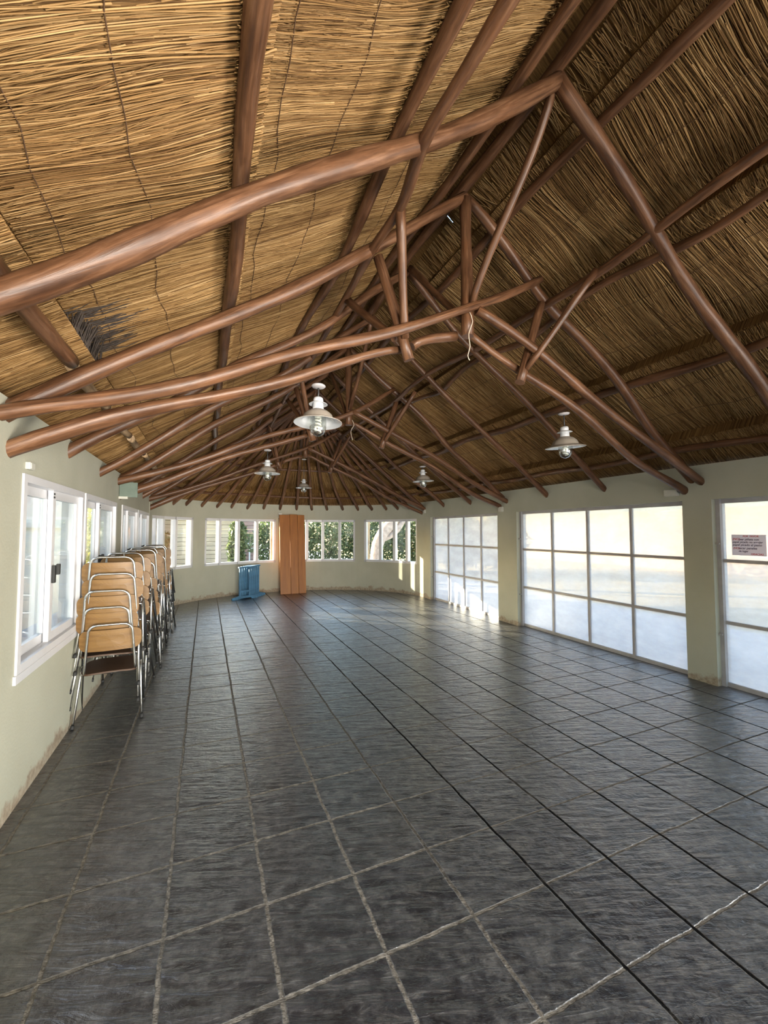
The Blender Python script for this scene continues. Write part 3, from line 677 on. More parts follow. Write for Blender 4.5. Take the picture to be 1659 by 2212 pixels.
# trusses
def truss(y, label, near=True, far=True):
    t = empty('roof_truss', (X0, y, 2.2)); tag(t, label, 'truss', 'roof trusses')
    P = lambda name, pts, r0, r1=None, **k: pole(name, [(a, y + b, c) for a, b, c in pts], r0, r1, parent=t, **k)
    P('rafter', [(XL - 0.12, 0, 2.23), (-0.15, 0, 2.91), (1.07, 0, 3.79), (X0, 0, ZR - 0.02)], 0.052, 0.044, wob=0.018)
    P('rafter', [(XR + 0.12, 0, 2.15), (4.65, 0, 2.55), (3.34, 0, 3.56), (X0, 0, ZR - 0.02)], 0.050, 0.042, wob=0.018)
    P('tie_beam', [(XL - 0.12, -0.09, 2.235), (-0.1, -0.09, 2.60), (0.78, -0.085, 2.99), (2.0, -0.085, 3.49), (2.80, -0.06, 3.98)], 0.045, 0.034)
    P('tie_beam', [(XL - 0.12, 0.03, 2.05), (-0.72, 0.06, 2.25), (0.2, 0.09, 2.66), (1.44, 0.09, 3.14)], 0.052, 0.032)
    P('tie_beam', [(1.54, 0.085, 3.18), (1.97, 0.085, 3.35)], 0.036, 0.036)
    P('tie_beam', [(XR + 0.12, -0.09, 2.15), (4.3, -0.09, 2.52), (3.34, -0.09, 2.99), (2.07, -0.085, 3.52)], 0.044, 0.038)
    P('tie_beam', [(XR + 0.12, 0.085, 2.07), (4.2, 0.085, 2.45), (3.3, 0.085, 2.88), (2.1, 0.085, 3.40)], 0.042, 0.034)
    P('king_post', [(X0, 0, ZR - 0.05), (X0 + 0.01, 0, 3.32)], 0.052, 0.056, wob=0.004)
    P('strut', [(1.20, 0, 3.80), (1.47, 0, 3.02)], 0.040, 0.050, wob=0.004)
    P('strut', [(2.86, 0, 3.79), (2.59, 0, 3.00)], 0.038, 0.044, wob=0.004)
    if near:
        P('brace', [(X0, -1.0, ZR - 0.02), (X0 + 0.02, -0.48, 4.0), (X0 + 0.01, -0.06, 3.55)], 0.034, 0.028)
        P('brace', [(1.17, -0.47, 3.86), (1.27, -0.30, 3.6), (1.42, -0.03, 3.18)], 0.036, 0.036, wob=0.004)
        P('brace', [(2.93, -0.55, 3.81), (2.64, -0.03, 3.12)], 0.033, 0.03, wob=0.006)
    if far:
        P('brace', [(X0, 1.05, ZR - 0.03), (X0 + 0.01, 0.07, 3.50)], 0.035, 0.032, wob=0.006)
        P('brace', [(1.20, 0.77, 3.86), (1.38, 0.08, 3.22)], 0.034, 0.034, wob=0.008)
    return t
truss(2.91, 'nearest scissor truss of dark poles spanning the hall')
truss(6.14, 'second scissor truss, in the middle of the hall')
truss(9.22, 'furthest scissor truss where the rounded end begins', far=False)

# ------------------------------------------------------------------ left windows: sliding aluminium units
for i, (a, b) in enumerate(LW):
    mb = MB(); w = 0.05; x0, x1 = XL - 0.14, XL + 0.012
    mb.box((x0, a, SILL), (x1, b, SILL + w)); mb.box((x0, a, HEAD - w), (x1, b, HEAD))
    mb.box((x0, a, SILL + w), (x1, a + w, HEAD - w)); mb.box((x0, b - w, SILL + w), (x1, b, HEAD - w))
    mb.box((XL - 0.02, a - 0.02, SILL - 0.05), (XL + 0.015, b + 0.02, SILL))
    win = tag(link('window_%d' % (i + 1), mb, M['white'], keep=True), ['white sliding window nearest the viewer in the left wall', 'white sliding window just beyond the nearest one, behind the first chairs', 'third white sliding window of the left wall', 'furthest white sliding window of the left wall'][i], 'window', kind='structure')
    mid = (a + b) / 2
    for k, (p, q, xs) in enumerate(((a + w, mid + 0.04, XL - 0.075), (mid - 0.04, b - w, XL - 0.035))):
        mb = MB(); s = 0.062; z0, z1 = SILL + w, HEAD - w
        lo, hi = xs - 0.016, xs + 0.016
        mb.box((lo, p, z0), (hi, q, z0 + s)); mb.box((lo, p, z1 - s), (hi, q, z1))
        mb.box((lo, p, z0 + s), (hi, p + s, z1 - s)); mb.box((lo, q - s, z0 + s), (hi, q, z1 - s))
        sash = link('sash', mb, M['white'], win)
        g = MB(); g.box((xs - 0.003, p + s, z0 + s), (xs + 0.003, q - s, z1 - s)); link('pane', g, M['glass'], sash)
        if k == 1:
            g = MB(); g.box((hi, p + 0.015, 1.27), (hi + 0.022, p + 0.05, 1.40), bev=0.006); g.box((hi + 0.022, p + 0.03, 1.33), (hi + 0.045, p + 0.06, 1.41), bev=0.005)
            tag(link('latch', g, M['rubber'], sash), 'black latch')
            g = MB()
            for zz in (z1 - 0.03, z1 - 0.055): g.box((hi, p + 0.008, zz), (hi + 0.004, p + 0.03, zz + 0.014))
            tag(link('bumper', g, M['rubber'], sash), 'small black bumper')

# ------------------------------------------------------------------ windows of the rounded end
wl_ = ['white window of four lights at the left of the rounded end', 'white window of four lights between the blue trestles and the orange boards', 'white window right of the orange boards', 'white window with the tree trunk outside, by the far door']
for i, (a, b, cuts) in enumerate(AW):
    mb = MB(); z0, z1 = SILL, HEAD - 0.02; w = 0.075; gr_ = 0.07
    panes = []
    for k in range(4):
        p = Vector(apse(cuts[k], gr_)); q = Vector(apse(cuts[k + 1], gr_)); d = (q - p).normalized(); nrm = Vector((d.y, -d.x, 0))
        mb.bar(p + Vector((0, 0, z0 + 0.03)), q + Vector((0, 0, z0 + 0.03)), 0.12, 0.06)
        mb.bar(p + Vector((0, 0, z1 - 0.03)), q + Vector((0, 0, z1 - 0.03)), 0.12, 0.06)
        if k == 0: mb.bar(p + d * 0.03 + Vector((0, 0, z0)), p + d * 0.03 + Vector((0, 0, z1)), 0.06, 0.12, up=d.cross(Vector((0, 0, 1))))
        e = q - d * 0.0 if k < 3 else q - d * 0.03
        mb.bar(e + Vector((0, 0, z0)), e + Vector((0, 0, z1)), w if k < 3 else 0.06, 0.12, up=d.cross(Vector((0, 0, 1))))
        panes.append((p, q, d))
    win = tag(link('window_%d' % (i + 5), mb, M['white'], keep=True), wl_[i], 'window', kind='structure')
    for p, q, d in panes:
        g = MB(); g.bar(p + d * 0.04 + Vector((0, 0, (z0 + z1) / 2)), q - d * 0.04 + Vector((0, 0, (z0 + z1) / 2)), 0.006, z1 - z0 - 0.12)
        link('pane', g, M['glass'], win)

# ------------------------------------------------------------------ large glazed doors on the right
XP = XR + 0.12
dl_ = ['far glazed door of twelve whitened panes, sunlit at its foot', 'middle glazed door of twelve whitened panes', 'near glazed door of whitened panes with the paper notice']
for i, (a, b) in enumerate(RD[:3]):
    a2, b2 = a + 0.03, b - 0.03; z0, z1 = 0.02, HEAD
    mb = MB(); t_ = 0.034
    zs = [z0, 0.675, 1.335, z1]; yc = [a2 + (b2 - a2) * k / 4 for k in range(5)]
    mb.box((XP - 0.05, a, 0.0), (XP + 0.05, a2 + 0.01, z1)); mb.box((XP - 0.05, b2 - 0.01, 0.0), (XP + 0.05, b, z1))
    for k, z in enumerate(zs):
        h = t_ if 0 < k < 3 else 0.045
        lo, hi = (z - h / 2, z + h / 2) if 0 < k < 3 else ((z - 0.02, z + 0.025) if k == 0 else (z - h, z))
        mb.box((XP - 0.02, a2, lo), (XP + 0.02, b2, hi))
    for y in yc[1:4]: mb.box((XP - 0.022, y - t_ / 2, z0), (XP + 0.022, y + t_ / 2, z1))
    d = tag(link('door_%d' % (i + 1), mb, M['doorframe'], keep=True), dl_[i], 'door', kind='structure')
    for r_ in range(3):
        for c in range(4):
            g = MB(); g.box((XP - 0.003, yc[c] + t_ / 2 - (0.0 if c else t_ / 2), zs[r_] + t_ / 2), (XP + 0.003, yc[c + 1] - (t_ / 2 if c < 3 else 0), zs[r_ + 1] - t_ / 2))
            link('pane', g, M['hazy'], d)
    for z in (0.55, 1.52):
        g = MB().tube([(XP - 0.05, b2 + 0.012, z), (XP - 0.075, b2 + 0.012, z)], 0.012, 8); g.box((XP - 0.085, b2 - 0.01, z - 0.008), (XP - 0.07, b2 + 0.034, z + 0.008))
        link('bolt', g, M['doorframe'], d)

# ------------------------------------------------------------------ pendant lamps
def make_lamp(rod):
    t = empty('pendant_lamp', (0, 0, 0))                  # origin at the rim of the shade
    S = MB().lathe([(0.050, 0.105), (0.055, 0.100), (0.085, 0.090), (0.120, 0.062), (0.135, 0.030), (0.142, 0.020), (0.175, 0.010), (0.205, 0.0), (0.208, -0.003), (0.205, -0.006)], 40)
    link('shade', S, M['enamel_grey'], t, True)['label'] = 'grey-brown outer shade'
    I = MB().lathe([(0.205, -0.006), (0.172, 0.003), (0.138, 0.012), (0.128, 0.03), (0.112, 0.055), (0.08, 0.08), (0.0, 0.088)], 40)
    link('reflector', I, M['enamel'], t, True)
    Nk = MB().lathe([(0.0, 0.205), (0.030, 0.205), (0.040, 0.198), (0.043, 0.185), (0.043, 0.170), (0.040, 0.166), (0.045, 0.160), (0.047, 0.12), (0.050, 0.10), (0.0, 0.10)], 28)
    link('socket_housing', Nk, M['enamel'], t, True)
    Fl = MB().lathe([(0.044, 0.163), (0.060, 0.160), (0.078, 0.150), (0.080, 0.147), (0.076, 0.147), (0.058, 0.155), (0.044, 0.158)], 28)
    link('collar', Fl, M['enamel'], t, True)
    G = MB().lathe([(0.066, 0.050), (0.072, 0.01), (0.072, -0.045), (0.064, -0.075), (0.046, -0.098), (0.022, -0.110), (0.0, -0.113)], 28)
    link('globe', G, M['clear'], t, True)
    B = MB(); pts = [(0.026 * math.cos(a), 0.026 * math.sin(a), 0.03 - 0.0038 * k) for k in range(30) for a in [k * 0.9]]
    B.tube(pts, 0.0075, 7); B.lathe([(0.0, 0.08), (0.03, 0.08), (0.03, 0.035), (0.0, 0.035)], 16)
    link('bulb', B, M['bulb'], t, True)
    Rd = MB().tube([(0, 0, 0.20), (0, 0, 0.205 + rod)], 0.007, 8); link('rod', Rd, M['dark'], t, True)
    C = MB().lathe([(0.0, 0.222 + rod), (0.055, 0.222 + rod), (0.062, 0.213 + rod), (0.050, 0.203 + rod), (0.015, 0.198 + rod), (0.0, 0.198 + rod)], 24); link('canopy', C, M['doorframe'], t, True)
    return t
lamps = [((0.765, 3.05, 2.475), (R(-2), R(1), 0), 0.085, 'white-rimmed pendant lamp hanging largest, under the nearest truss on the left'),
         ((3.14, 2.92, 2.455), (R(3), R(-5), 0), 0.12, 'pendant lamp above the middle glazed door, tilted'),
         ((0.80, 6.14, 2.49), (0, 0, 0), 0.14, 'pendant lamp left of centre under the second truss'),
         ((3.36, 6.14, 2.50), (0, R(-3), 0), 0.045, 'pendant lamp right of centre under the second truss'),
         ((2.0, 9.22, 2.63), (0, 0, 0), 0.46, 'smallest pendant lamp, in the middle of the rounded end')]
for loc, rot, rod, lab in lamps:
    t = make_lamp(rod); t.location = loc; t.rotation_euler = rot; t.scale = (0.88, 0.88, 0.95); tag(t, lab, 'lamp', 'pendant lamps')

# ------------------------------------------------------------------ stacked chairs
def make_chair():
    t = empty('stacking_chair', (0, 0, 0))               # faces +Y, origin on the floor below the seat
    def pad(w, h, th, c, r, curve, nx=16):
        ny = 6; o = MB(); pts = []
        # rounded rectangle outline grid bent along X
        out = []
        for k in range(4):
            cx, cz = [(w / 2 - r, h / 2 - r), (-w / 2 + r, h / 2 - r), (-w / 2 + r, -h / 2 + r), (w / 2 - r, -h / 2 + r)][k]
            for q in range(6):
                a = R(90 * k + 18 * q); out.append((cx + r * math.cos(a), cz + r * math.sin(a)))
        ring_ = []
        nO = len(out)
        for k in range(nO):
            p, q = out[k], out[(k + 1) % nO]; L_ = math.hypot(q[0] - p[0], q[1] - p[1]); n_ = max(1, int(L_ / 0.04))
            for j in range(n_): ring_.append((p[0] + (q[0] - p[0]) * j / n_, p[1] + (q[1] - p[1]) * j / n_))
        nR = len(ring_); levels = [0.0, 0.45, 0.8, 1.0]
        vs = []; fs = []
        for sgn in (-1, 1):
            base = len(vs); vs.append((0, sgn * th / 2, 0))
            for lv in levels[1:]:
                for (a, b) in ring_: vs.append((a * lv, sgn * th / 2 + curve * (a * lv / (w / 2)) ** 2, b * lv))
            for k in range(nR):
                k2 = (k + 1) % nR
                tri = (base, base + 1 + k, base + 1 + k2); fs.append(tri if sgn < 0 else tri[::-1])
                for l in range(2):
                    q = (base + 1 + l * nR + k, base + 1 + (l + 1) * nR + k, base + 1 + (l + 1) * nR + k2, base + 1 + l * nR + k2)
                    fs.append(q if sgn < 0 else q[::-1])
        half = len(vs) // 2; e = 1 + 2 * nR
        for k in range(nR):
            k2 = (k + 1) % nR; fs.append((e + k, half + e + k, half + e + k2, e + k2))
        return vs, fs
    vs, fs = pad(0.46, 0.185, 0.013, 0, 0.06, 0.028)
    cb = Matrix.Translation((0, -0.192, 0.705)) @ Matrix.Rotation(R(7), 4, 'X')
    o = link('backrest', MB().add([cb @ Vector(v) for v in vs], fs, smooth=False), M['ply'], t, True)
    vs, fs = pad(0.42, 0.39, 0.013, 0, 0.07, -0.010)
    cs = Matrix.Translation((0, 0.03, 0.435)) @ Matrix.Rotation(R(90 + 3), 4, 'X')
    o = link('seat', MB().add([cs @ Vector(v) for v in vs], fs, smooth=False), M['plyshaded'], t, True)
    r_ = 0.0105
    def rounded(P, rad=0.05, n_=6):
        P = [Vector(p) for p in P]; out = [P[0]]
        for i in range(1, len(P) - 1):
            a = P[i] + (P[i - 1] - P[i]).normalized() * rad; b = P[i] + (P[i + 1] - P[i]).normalized() * rad
            for k in range(n_ + 1):
                q = k / n_; out.append((1 - q) ** 2 * a + 2 * q * (1 - q) * P[i] + q * q * b)
        return out + [P[-1]]
    bf = rounded([(-0.19, 0.2, 0.415), (-0.19, -0.15, 0.405), (-0.158, -0.228, 0.845), (0.158, -0.228, 0.845), (0.19, -0.15, 0.405), (0.19, 0.2, 0.415)], 0.075)
    f = MB().tube(bf, r_, 8); f.tube([(-0.19, 0.19, 0.418), (0.19, 0.19, 0.418)], r_, 8); f.tube([(-0.19, -0.13, 0.412), (0.19, -0.13, 0.412)], r_ * 0.9, 8)
    link('back_frame', f, M['chrome'], t, True)
    for sx in (-1, 1):
        sf = rounded([(sx * 0.250, 0.215, 0.012), (sx * 0.222, 0.035, 0.445), (sx * 0.222, -0.045, 0.445), (sx * 0.250, -0.215, 0.012)], 0.035)
        m_ = MB().tube(sf, r_, 8); m_.tube([(sx * 0.225, 0.06, 0.40), (sx * 0.18, 0.06, 0.41)], r_ * 0.9, 6); m_.tube([(sx * 0.225, -0.07, 0.40), (sx * 0.18, -0.07, 0.405)], r_ * 0.9, 6)
        sfo = link('side_frame', m_, M['chrome'], t, True)
        for sy in (-1, 1):
            d_ = Vector((sx * 0.028, sy * 0.18, -0.433)).normalized(); p = Vector((sx * 0.250, sy * 0.215, 0.012))
            fo = link('rubber_foot', MB().tube([p - d_ * 0.022, p + d_ * 0.010], 0.0145, 8), M['rubber'], sfo, True)
            fo['label'] = 'black rubber foot'
    return t
proto = make_chair(); first = True
# stacks along the left wall, nearest first: (x, y of rear feet, chairs, turn)
stacks = [(-0.765, 4.28 + 0.215, 5, 2.5), (-0.76, 5.00 + 0.215, 5, -4), (-0.755, 5.74 + 0.215, 5, 3), (-0.76, 6.42 + 0.215, 5, -2), (-0.75, 7.05 + 0.215, 5, 4), (-0.74, 7.72 + 0.215, 5, -3)]
sname = ['nearest stack', 'second stack', 'third stack', 'fourth stack', 'fifth stack', 'furthest stack']
lev = ['bottom chair', 'second chair from the bottom', 'middle chair', 'second chair from the top', 'topmost chair']
for si, (x, y, nch, rz) in enumerate(stacks):
    for k in range(nch):
        loc = (x + random.uniform(-0.02, 0.02), y + random.uniform(-0.012, 0.012) + 0.006 * k, 0.145 * k)
        rot = (0, 0, R(rz + random.uniform(-2.5, 2.5)))
        if first: o = proto; o.location = loc; o.rotation_euler = rot; first = False
        else: o = dup(proto, loc, rot)
        tag(o, '%s in the %s of chairs along the left wall' % (lev[k], sname[si]), 'chair', 'stacked chairs along the left wall')

# ------------------------------------------------------------------ leaning orange table boards
bx = [(1.82, 0.272, 0.0, 'left and widest'), (2.101, 0.20, 0.004, 'middle'), (2.310, 0.19, 0.014, 'right')]
for x, w, dz, nm in bx:
    t = empty('table_board', (x + w / 2, 11.10 + dz, 0.0), (R(-9.0), 0, 0))
    m_ = MB().box((-w / 2, -0.02, 0.0), (w / 2, 0.025, 2.125 + (0.012 if nm == 'middle' else 0)), bev=0.004); link('plank', m_, M['board'], t, True)
    m_ = MB().box((-w / 2 + 0.015, 0.025, 0.3), (w / 2 - 0.015, 0.055, 0.36)); m_.box((-w / 2 + 0.015, 0.025, 1.7), (w / 2 - 0.015, 0.055, 1.76)); link('batten', m_, M['board'], t, True)
    tag(t, '%s of the orange stained boards leaning upright on the end wall' % nm, 'board', 'orange boards leaning on the end wall')

# ------------------------------------------------------------------ blue trestles
def make_trestle():
    t = empty('trestle', (0, 0, 0)); P = lambda n_, m_: link(n_, m_, M['blue'], t, True)
    f = MB()
    f.add([(-0.33, -0.022, 0), (-0.33, 0.022, 0), (-0.18, 0.022, 0), (-0.18, -0.022, 0), (-0.33, -0.022, 0.045), (-0.33, 0.022, 0.045), (-0.14, 0.022, 0.085), (-0.14, -0.022, 0.085)], [(0, 1, 2, 3), (7, 6, 5, 4), (0, 4, 5, 1), (1, 5, 6, 2), (2, 6, 7, 3), (3, 7, 4, 0)])
    f.add([(0.33, -0.022, 0), (0.33, 0.022, 0), (0.18, 0.022, 0), (0.18, -0.022, 0), (0.33, -0.022, 0.045), (0.33, 0.022, 0.045), (0.14, 0.022, 0.085), (0.14, -0.022, 0.085)], [(3, 2, 1, 0), (4, 5, 6, 7), (1, 5, 4, 0), (2, 6, 5, 1), (3, 7, 6, 2), (0, 4, 7, 3)])
    f.box((-0.18, -0.022, 0.03), (0.18, 0.022, 0.085)); P('foot_bar', f)
    for s in (-1, 1): P('post', MB().box((s * 0.125 - 0.025, -0.02, 0.08), (s * 0.125 + 0.025, 0.02, 0.76), bev=0.003))
    P('rail', MB().box((-0.10, -0.015, 0.17), (0.10, 0.015, 0.215)))
    P('top_bar', MB().box((-0.17, -0.03, 0.755), (0.17, 0.03, 0.79), bev=0.004))
    return t
tp = make_trestle(); ordl = ['front trestle', 'second trestle from the front', 'middle trestle', 'second trestle from the back', 'rearmost trestle']
for k in range(5):
    loc = (0.90 + 0.062 * k, 10.72 + 0.11 * k, 0); rot = (0, 0, R(24 + random.uniform(-3, 3)))
    if k == 0: o = tp; o.location = loc; o.rotation_euler = rot
    else: o = dup(tp, loc, rot)
    tag(o, '%s of the blue painted wooden trestles by the end wall' % ordl[k], 'trestle', 'blue trestles by the end wall')

# ------------------------------------------------------------------ small fittings
for (c, s_, lab) in [((XR - 0.025, 3.12, 2.10), (0.05, 0.15, 0.075), 'ivory junction box under the nearest truss foot, on the pier left of the notice'),
                     ((XR - 0.022, 6.19, 2.06), (0.044, 0.11, 0.09), 'ivory junction box on the pier between the far and middle doors'),
                     ((XR - 0.02, 9.12, 2.15), (0.04, 0.10, 0.09), 'small ivory junction box at the far truss foot on the right')]:
    m_ = MB().box(tuple(c[i] - s_[i] / 2 for i in range(3)), tuple(c[i] + s_[i] / 2 for i in range(3)), bev=0.006)
    t = tag(link('junction_box', m_, M['jbox']), lab, 'junction box')
    l_ = MB().box((c[0] - s_[0] / 2 - 0.006, c[1] - s_[1] * 0.4, c[2] - s_[2] * 0.36), (c[0] - s_[0] / 2, c[1] + s_[1] * 0.4, c[2] + s_[2] * 0.36), bev=0.002); link('cover', l_, M['jbox'], t)
m_ = MB().box((XL, 3.16, 2.03), (XL + 0.028, 3.23, 2.075), bev=0.005); t = tag(link('junction_box', m_, M['jbox']), 'ivory junction box under the nearest truss foot on the left wall', 'junction box')
link('cover', MB().box((XL + 0.028, 3.166, 2.035), (XL + 0.032, 3.224, 2.07), bev=0.0015), M['jbox'], t)
p = apse(92.8, -0.03, 2.12); m_ = MB().box((p[0] - 0.05, p[1] - 0.03, 2.03), (p[0] + 0.05, p[1] + 0.05, 2.17), bev=0.008); t = tag(link('junction_box', m_, M['jbox']), 'ivory junction box on the end wall above the orange boards', 'junction box')
link('cover', MB().box((p[0] - 0.04, p[1] - 0.036, 2.045), (p[0] + 0.04, p[1] - 0.03, 2.155), bev=0.002), M['jbox'], t)
t = empty('wall_plate', (XL, 6.13, 2.07)); tag(t, 'pale green translucent plate fixed high on the left wall under the second truss', 'plate')
link('plate', MB().box((XL + 0.005, 6.10, 2.085), (XL + 0.205, 6.112, 2.275), bev=0.003), M['greenplastic'], t)
link('bracket', MB().box((XL, 6.085, 2.06), (XL + 0.10, 6.135, 2.092), bev=0.004), M['jbox'], t)
wp = [(2.0, 2.84, 3.50), (2.03, 2.835, 3.42), (1.99, 2.835, 3.30), (2.005, 2.84, 3.2), (1.985, 2.845, 3.12), (2.0, 2.84, 3.08)]
tag(link('loose_wire', MB().tube(spline(wp, 0.03), 0.004, 5), M['wire']), 'pale loose wire dangling from the king post of the nearest truss', 'wire')
wp = [(2.05, 6.03, 3.38), (2.08, 6.02, 3.30), (2.03, 6.02, 3.2), (2.06, 6.03, 3.06)]
tag(link('loose_wire', MB().tube(spline(wp, 0.03), 0.004, 5), M['wire']), 'pale loose wire dangling from the king post of the second truss', 'wire')

# handwritten paper notice on the near door
t = empty('paper_notice', (XP - 0.004, 2.45, 1.40)); tag(t, 'white handwritten notice in red and dark marker taped to the near glazed door', 'notice')
link('sheet', MB().box((XP - 0.008, 2.305, 1.40), (XP - 0.0045, 2.60, 1.615)), M['paper'], t)
def text(body, y, z, size, mat, italic=0.1, sx=1.0):
    c = bpy.data.curves.new('lettering', 'FONT'); c.body = body; c.size = size; c.shear = italic; c.extrude = 0.0004; c.offset = 0.0006
    o = bpy.data.objects.new('lettering', c); COL.objects.link(o)
    me = bpy.data.meshes.new_from_object(o.evaluated_get(bpy.context.evaluated_depsgraph_get())); bpy.data.objects.remove(o)
    k = bpy.data.objects.new('lettering', me); COL.objects.link(k); me.materials.clear(); me.materials.append(mat)
    k.parent = t
    k.matrix_local = Matrix.Translation((XP - 0.0090 - t.location.x, y - t.location.y, z - t.location.z)) @ Matrix(((0, 0, -1, 0), (-1, 0, 0, 0), (0, 1, 0, 0), (0, 0, 0, 1))) @ Matrix.Diagonal((sx, 1, 1, 1))
    return k
text('POR  FAVOR', 2.50, 1.592, 0.024, M['inkred'], 0.1)['label'] = 'red marker heading'
text('(NO)', 2.592, 1.560, 0.030, M['inkred'])['label'] = 'red circled word'
text('usar piñata con', 2.54, 1.558, 0.029, M['inkdark'])
text('papel picado no arrojar', 2.592, 1.530, 0.0275, M['inkdark'])
text('papel picado al pasto', 2.592, 1.500, 0.030, M['inkdark'])
text('(NO)', 2.588, 1.466, 0.026, M['inkred'])['label'] = 'red circled word'
text('sacar paneles', 2.54, 1.466, 0.030, M['inkdark'])
text('de lugar', 2.54, 1.436, 0.026, M['inkdark'])
text('GRACIAS', 2.435, 1.408, 0.026, M['inkred'])['label'] = 'red marker thanks'

# ------------------------------------------------------------------ outside
def ground(name, lo, hi, z, mat, label):
    return tag(link(name, MB().box((*lo, z - 0.1), (*hi, z)), mat, keep=True), label, 'ground', kind='structure')
ground('ground_terrace', (-60, -20), (XR + 3.4, 60), -0.04, M['pave'], 'pale paving around the hall')
ground('ground_lawn', (XR + 3.4, -20), (70, 60), -0.05, M['grass'], 'dry lawn beyond the terrace on the right')
tag(link('boundary_wall', MB().box((19, -20, -0.1), (19.3, 34, 2.6)), M['tanwall'], keep=True), 'tan wall beyond the lawn, blurred through the whitened panes', 'wall', kind='structure')
mb = MB(); mb.box((-3.05, 1.0, -0.1), (-2.85, 12.2, 2.6)); mb.box((-2.85, 1.0, 1.72), (-2.79, 12.2, 1.80))
tag(link('wall_neighbour', mb, M['render'], keep=True), 'pale rendered wall seen through the left windows', 'wall', kind='structure')
def leaves(name, c, r, n_, size, mat, parent=None, shell=0.55):
    a = rng.normal(size=(n_, 3)); a /= np.linalg.norm(a, axis=1, keepdims=True)
    rad = shell + (1 - shell) * rng.random(n_) ** 0.5
    lump = 1 + 0.16 * np.sin(a[:, 0] * 5 + c[0]) * np.sin(a[:, 2] * 6 + c[1])
    Cc = np.array(c) + a * (rad * lump)[:, None] * np.array(r)
    n1 = rng.normal(size=(n_, 3)); n1 /= np.linalg.norm(n1, axis=1, keepdims=True)
    n2 = np.cross(n1, rng.normal(size=(n_, 3))); n2 /= np.linalg.norm(n2, axis=1, keepdims=True)
    s = size * rng.uniform(0.6, 1.3, n_)[:, None]
    V = np.stack([Cc - n1 * s, Cc + n2 * s * 0.45, Cc + n1 * s, Cc - n2 * s * 0.45], axis=1).reshape(-1, 3)
    V[:, 2] = np.maximum(V[:, 2], -0.03)
    m_ = MB(); m_.v = V.tolist(); m_.f = [(4 * i, 4 * i + 1, 4 * i + 2, 4 * i + 3) for i in range(n_)]
    h = rng.random(n_); m_.uv = [[(x_, 0)] * 4 for x_ in h]; m_.mi = [0] * n_; m_.sm = [False] * n_
    return link(name, m_, mat, parent)
def bush(x, y, rx, ry, h, label, mat='leafa', n_=4200, size=0.085):
    t = empty('bush', (x, y, -0.04)); tag(t, label, 'bush', 'bushes outside the rounded end')
    leaves('foliage', (x, y, h * 0.52), (rx, ry, h * 0.52), n_, size, M[mat], t, 0.3)
    m_ = MB()
    for k in range(5):
        a = 1.26 * k; m_.tube([(x, y, -0.04), (x + 0.15 * math.cos(a), y + 0.15 * math.sin(a), h * 0.4), (x + rx * 0.5 * math.cos(a), y + ry * 0.5 * math.sin(a), h * 0.8)], [0.03, 0.02, 0.008], 5)
    link('stems', m_, M['bark'], t)
bush(0.98, 14.97, 0.28, 0.3, 2.2, 'slim dark bush in front of the tan cabin')
bush(2.75, 17.6, 1.25, 1.0, 2.4, 'grey-green bush just left of the orange boards, outside')
bush(4.75, 17.2, 1.4, 1.0, 2.5, 'grey-green bush right of the orange boards, outside')
bush(6.9, 17.0, 1.4, 1.0, 2.55, 'tall leafy bush outside the third end window')
bush(8.6, 16.2, 1.2, 1.0, 2.5, 'leafy bush with a red flower outside the third end window')
bush(9.6, 14.6, 1.1, 1.1, 2.4, 'bush behind the leaning tree trunk')
bush(11.2, 13.9, 1.2, 1.2, 2.3, 'bush right of the leaning tree trunk')
bush(11.6, 15.9, 1.2, 1.2, 3.3, 'yellowing bush showing above the others, left of the trunk', 'leafb', 1600)
bush(-3.6, 15.8, 0.8, 1.2, 2.4, 'yellow-green bush seen through the second left window', 'leafb', 2200, 0.09)
bush(-3.9, 21.5, 1.2, 1.4, 3.2, 'yellow-green bush seen through the far left windows', 'leafb', 2000, 0.09)
bush(-2.2, 18.6, 0.9, 0.8, 2.1, 'dark bush beside the yellow-green one beyond the left windows', 'leafa', 1800)
# leaning tree
t = empty('tree', (5.28, 13.0, -0.04)); tag(t, 'leaning pale-barked tree trunk outside the right end window', 'tree')
tk = spline([(5.28, 13.0, -0.04), (5.29, 12.98, 0.7), (5.33, 12.95, 1.2), (5.50, 12.87, 1.6), (5.80, 12.75, 2.0), (6.3, 12.5, 2.9), (6.6, 12.4, 3.9)], 0.15)
link('trunk', MB().tube(tk, [0.22 - 0.06 * i / len(tk) for i in range(len(tk))], 12, wob=0.05, seed=3), M['bark'], t)
link('branch', MB().tube(spline([(5.42, 12.9, 1.35), (5.85, 12.72, 1.6), (6.15, 12.6, 2.1), (6.6, 12.3, 3.3)], 0.15), 0.10, 10, wob=0.05, seed=4), M['bark'], t)
leaves('crown', (6.6, 12.4, 5.6), (1.7, 1.6, 1.2), 2200, 0.09, M['leafa'], t)
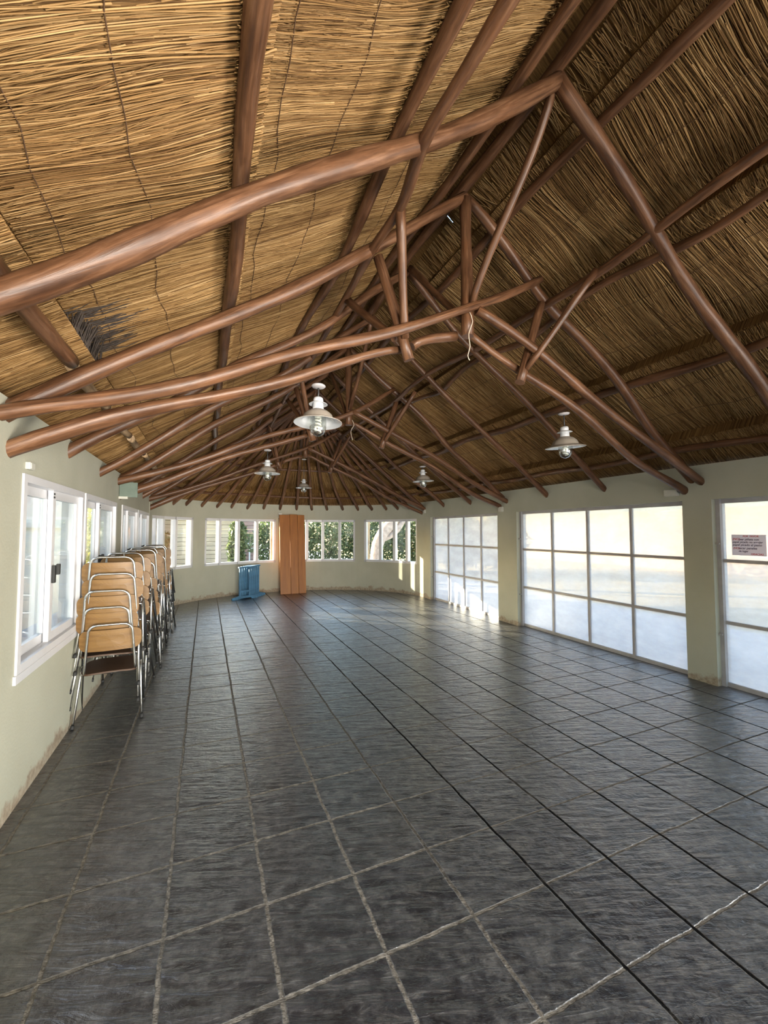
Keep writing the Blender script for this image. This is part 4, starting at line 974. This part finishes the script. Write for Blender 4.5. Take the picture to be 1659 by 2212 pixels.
# cabins
t = empty('cabin', (0.0, 19.5, -0.04)); tag(t, 'tan clapboard cabin seen through the second end window', 'cabin')
m_ = MB()
for k in range(14): m_.box((-1.7, 19.2 - (0.01 if k % 2 else 0.0), -0.04 + 0.18 * k), (1.15, 21, 0.125 + 0.18 * k))
link('wall', m_, M['siding'], t)
link('roof', MB().add([(-2, 18.8, 2.35), (1.5, 18.8, 2.35), (1.5, 21.3, 3.3), (-2, 21.3, 3.3), (-2, 18.8, 2.45), (1.5, 18.8, 2.45), (1.5, 21.3, 3.4), (-2, 21.3, 3.4)], [(3, 2, 1, 0), (4, 5, 6, 7), (0, 1, 5, 4), (1, 2, 6, 5), (2, 3, 7, 6), (3, 0, 4, 7)]), M['pinkboard'], t)
t = empty('cabin', (1.85, 21.0, -0.04)); tag(t, 'pinkish boarded cabin with a pale rail beyond the blue trestles', 'cabin')
m_ = MB()
for k in range(14): m_.box((1.35, 20.6 - (0.012 if k % 2 else 0), -0.04 + 0.18 * k), (2.30, 22, 0.125 + 0.18 * k))
link('wall', m_, M['pinkboard'], t)
m_ = MB()
for z in (0.85, 1.05): m_.box((1.35, 20.2, z), (2.3, 20.25, z + 0.05))
for x in (1.37, 1.85, 2.24): m_.box((x, 20.2, -0.04), (x + 0.06, 20.26, 1.1))
link('railing', m_, M['render'], t)
t = empty('cabin', (-2.2, 24, -0.04)); tag(t, 'white walled cabin with a barred window beyond the left end window', 'cabin')
link('wall', MB().box((-4.2, 24, -0.04), (-1.2, 26, 2.9)), M['render'], t)
m_ = MB()
for k in range(6): m_.box((-2.6 + 0.18 * k, 23.94, 0.9), (-2.57 + 0.18 * k, 23.97, 1.9))
for z in (0.9, 1.25, 1.6, 1.9): m_.box((-2.62, 23.93, z), (-1.65, 23.96, z + 0.03))
link('window_grille', m_, M['white'], t)
# posts of the outside gallery and the beam ends under the eaves
for (x, y, lab) in [(-0.43, 13.0, 'pale post outside the left end window'), (1.95, 13.6, 'yellow post outside, just left of the orange boards'), (4.86, 12.65, 'pale post outside, at the left of the window with the trunk')]:
    tag(link('veranda_post', pole_mb([(x, y, -0.04), (x, y, 1.2), (x, y, 2.3)], 0.07, 0.065, wob=0.003), M['palepole']), lab, 'post')
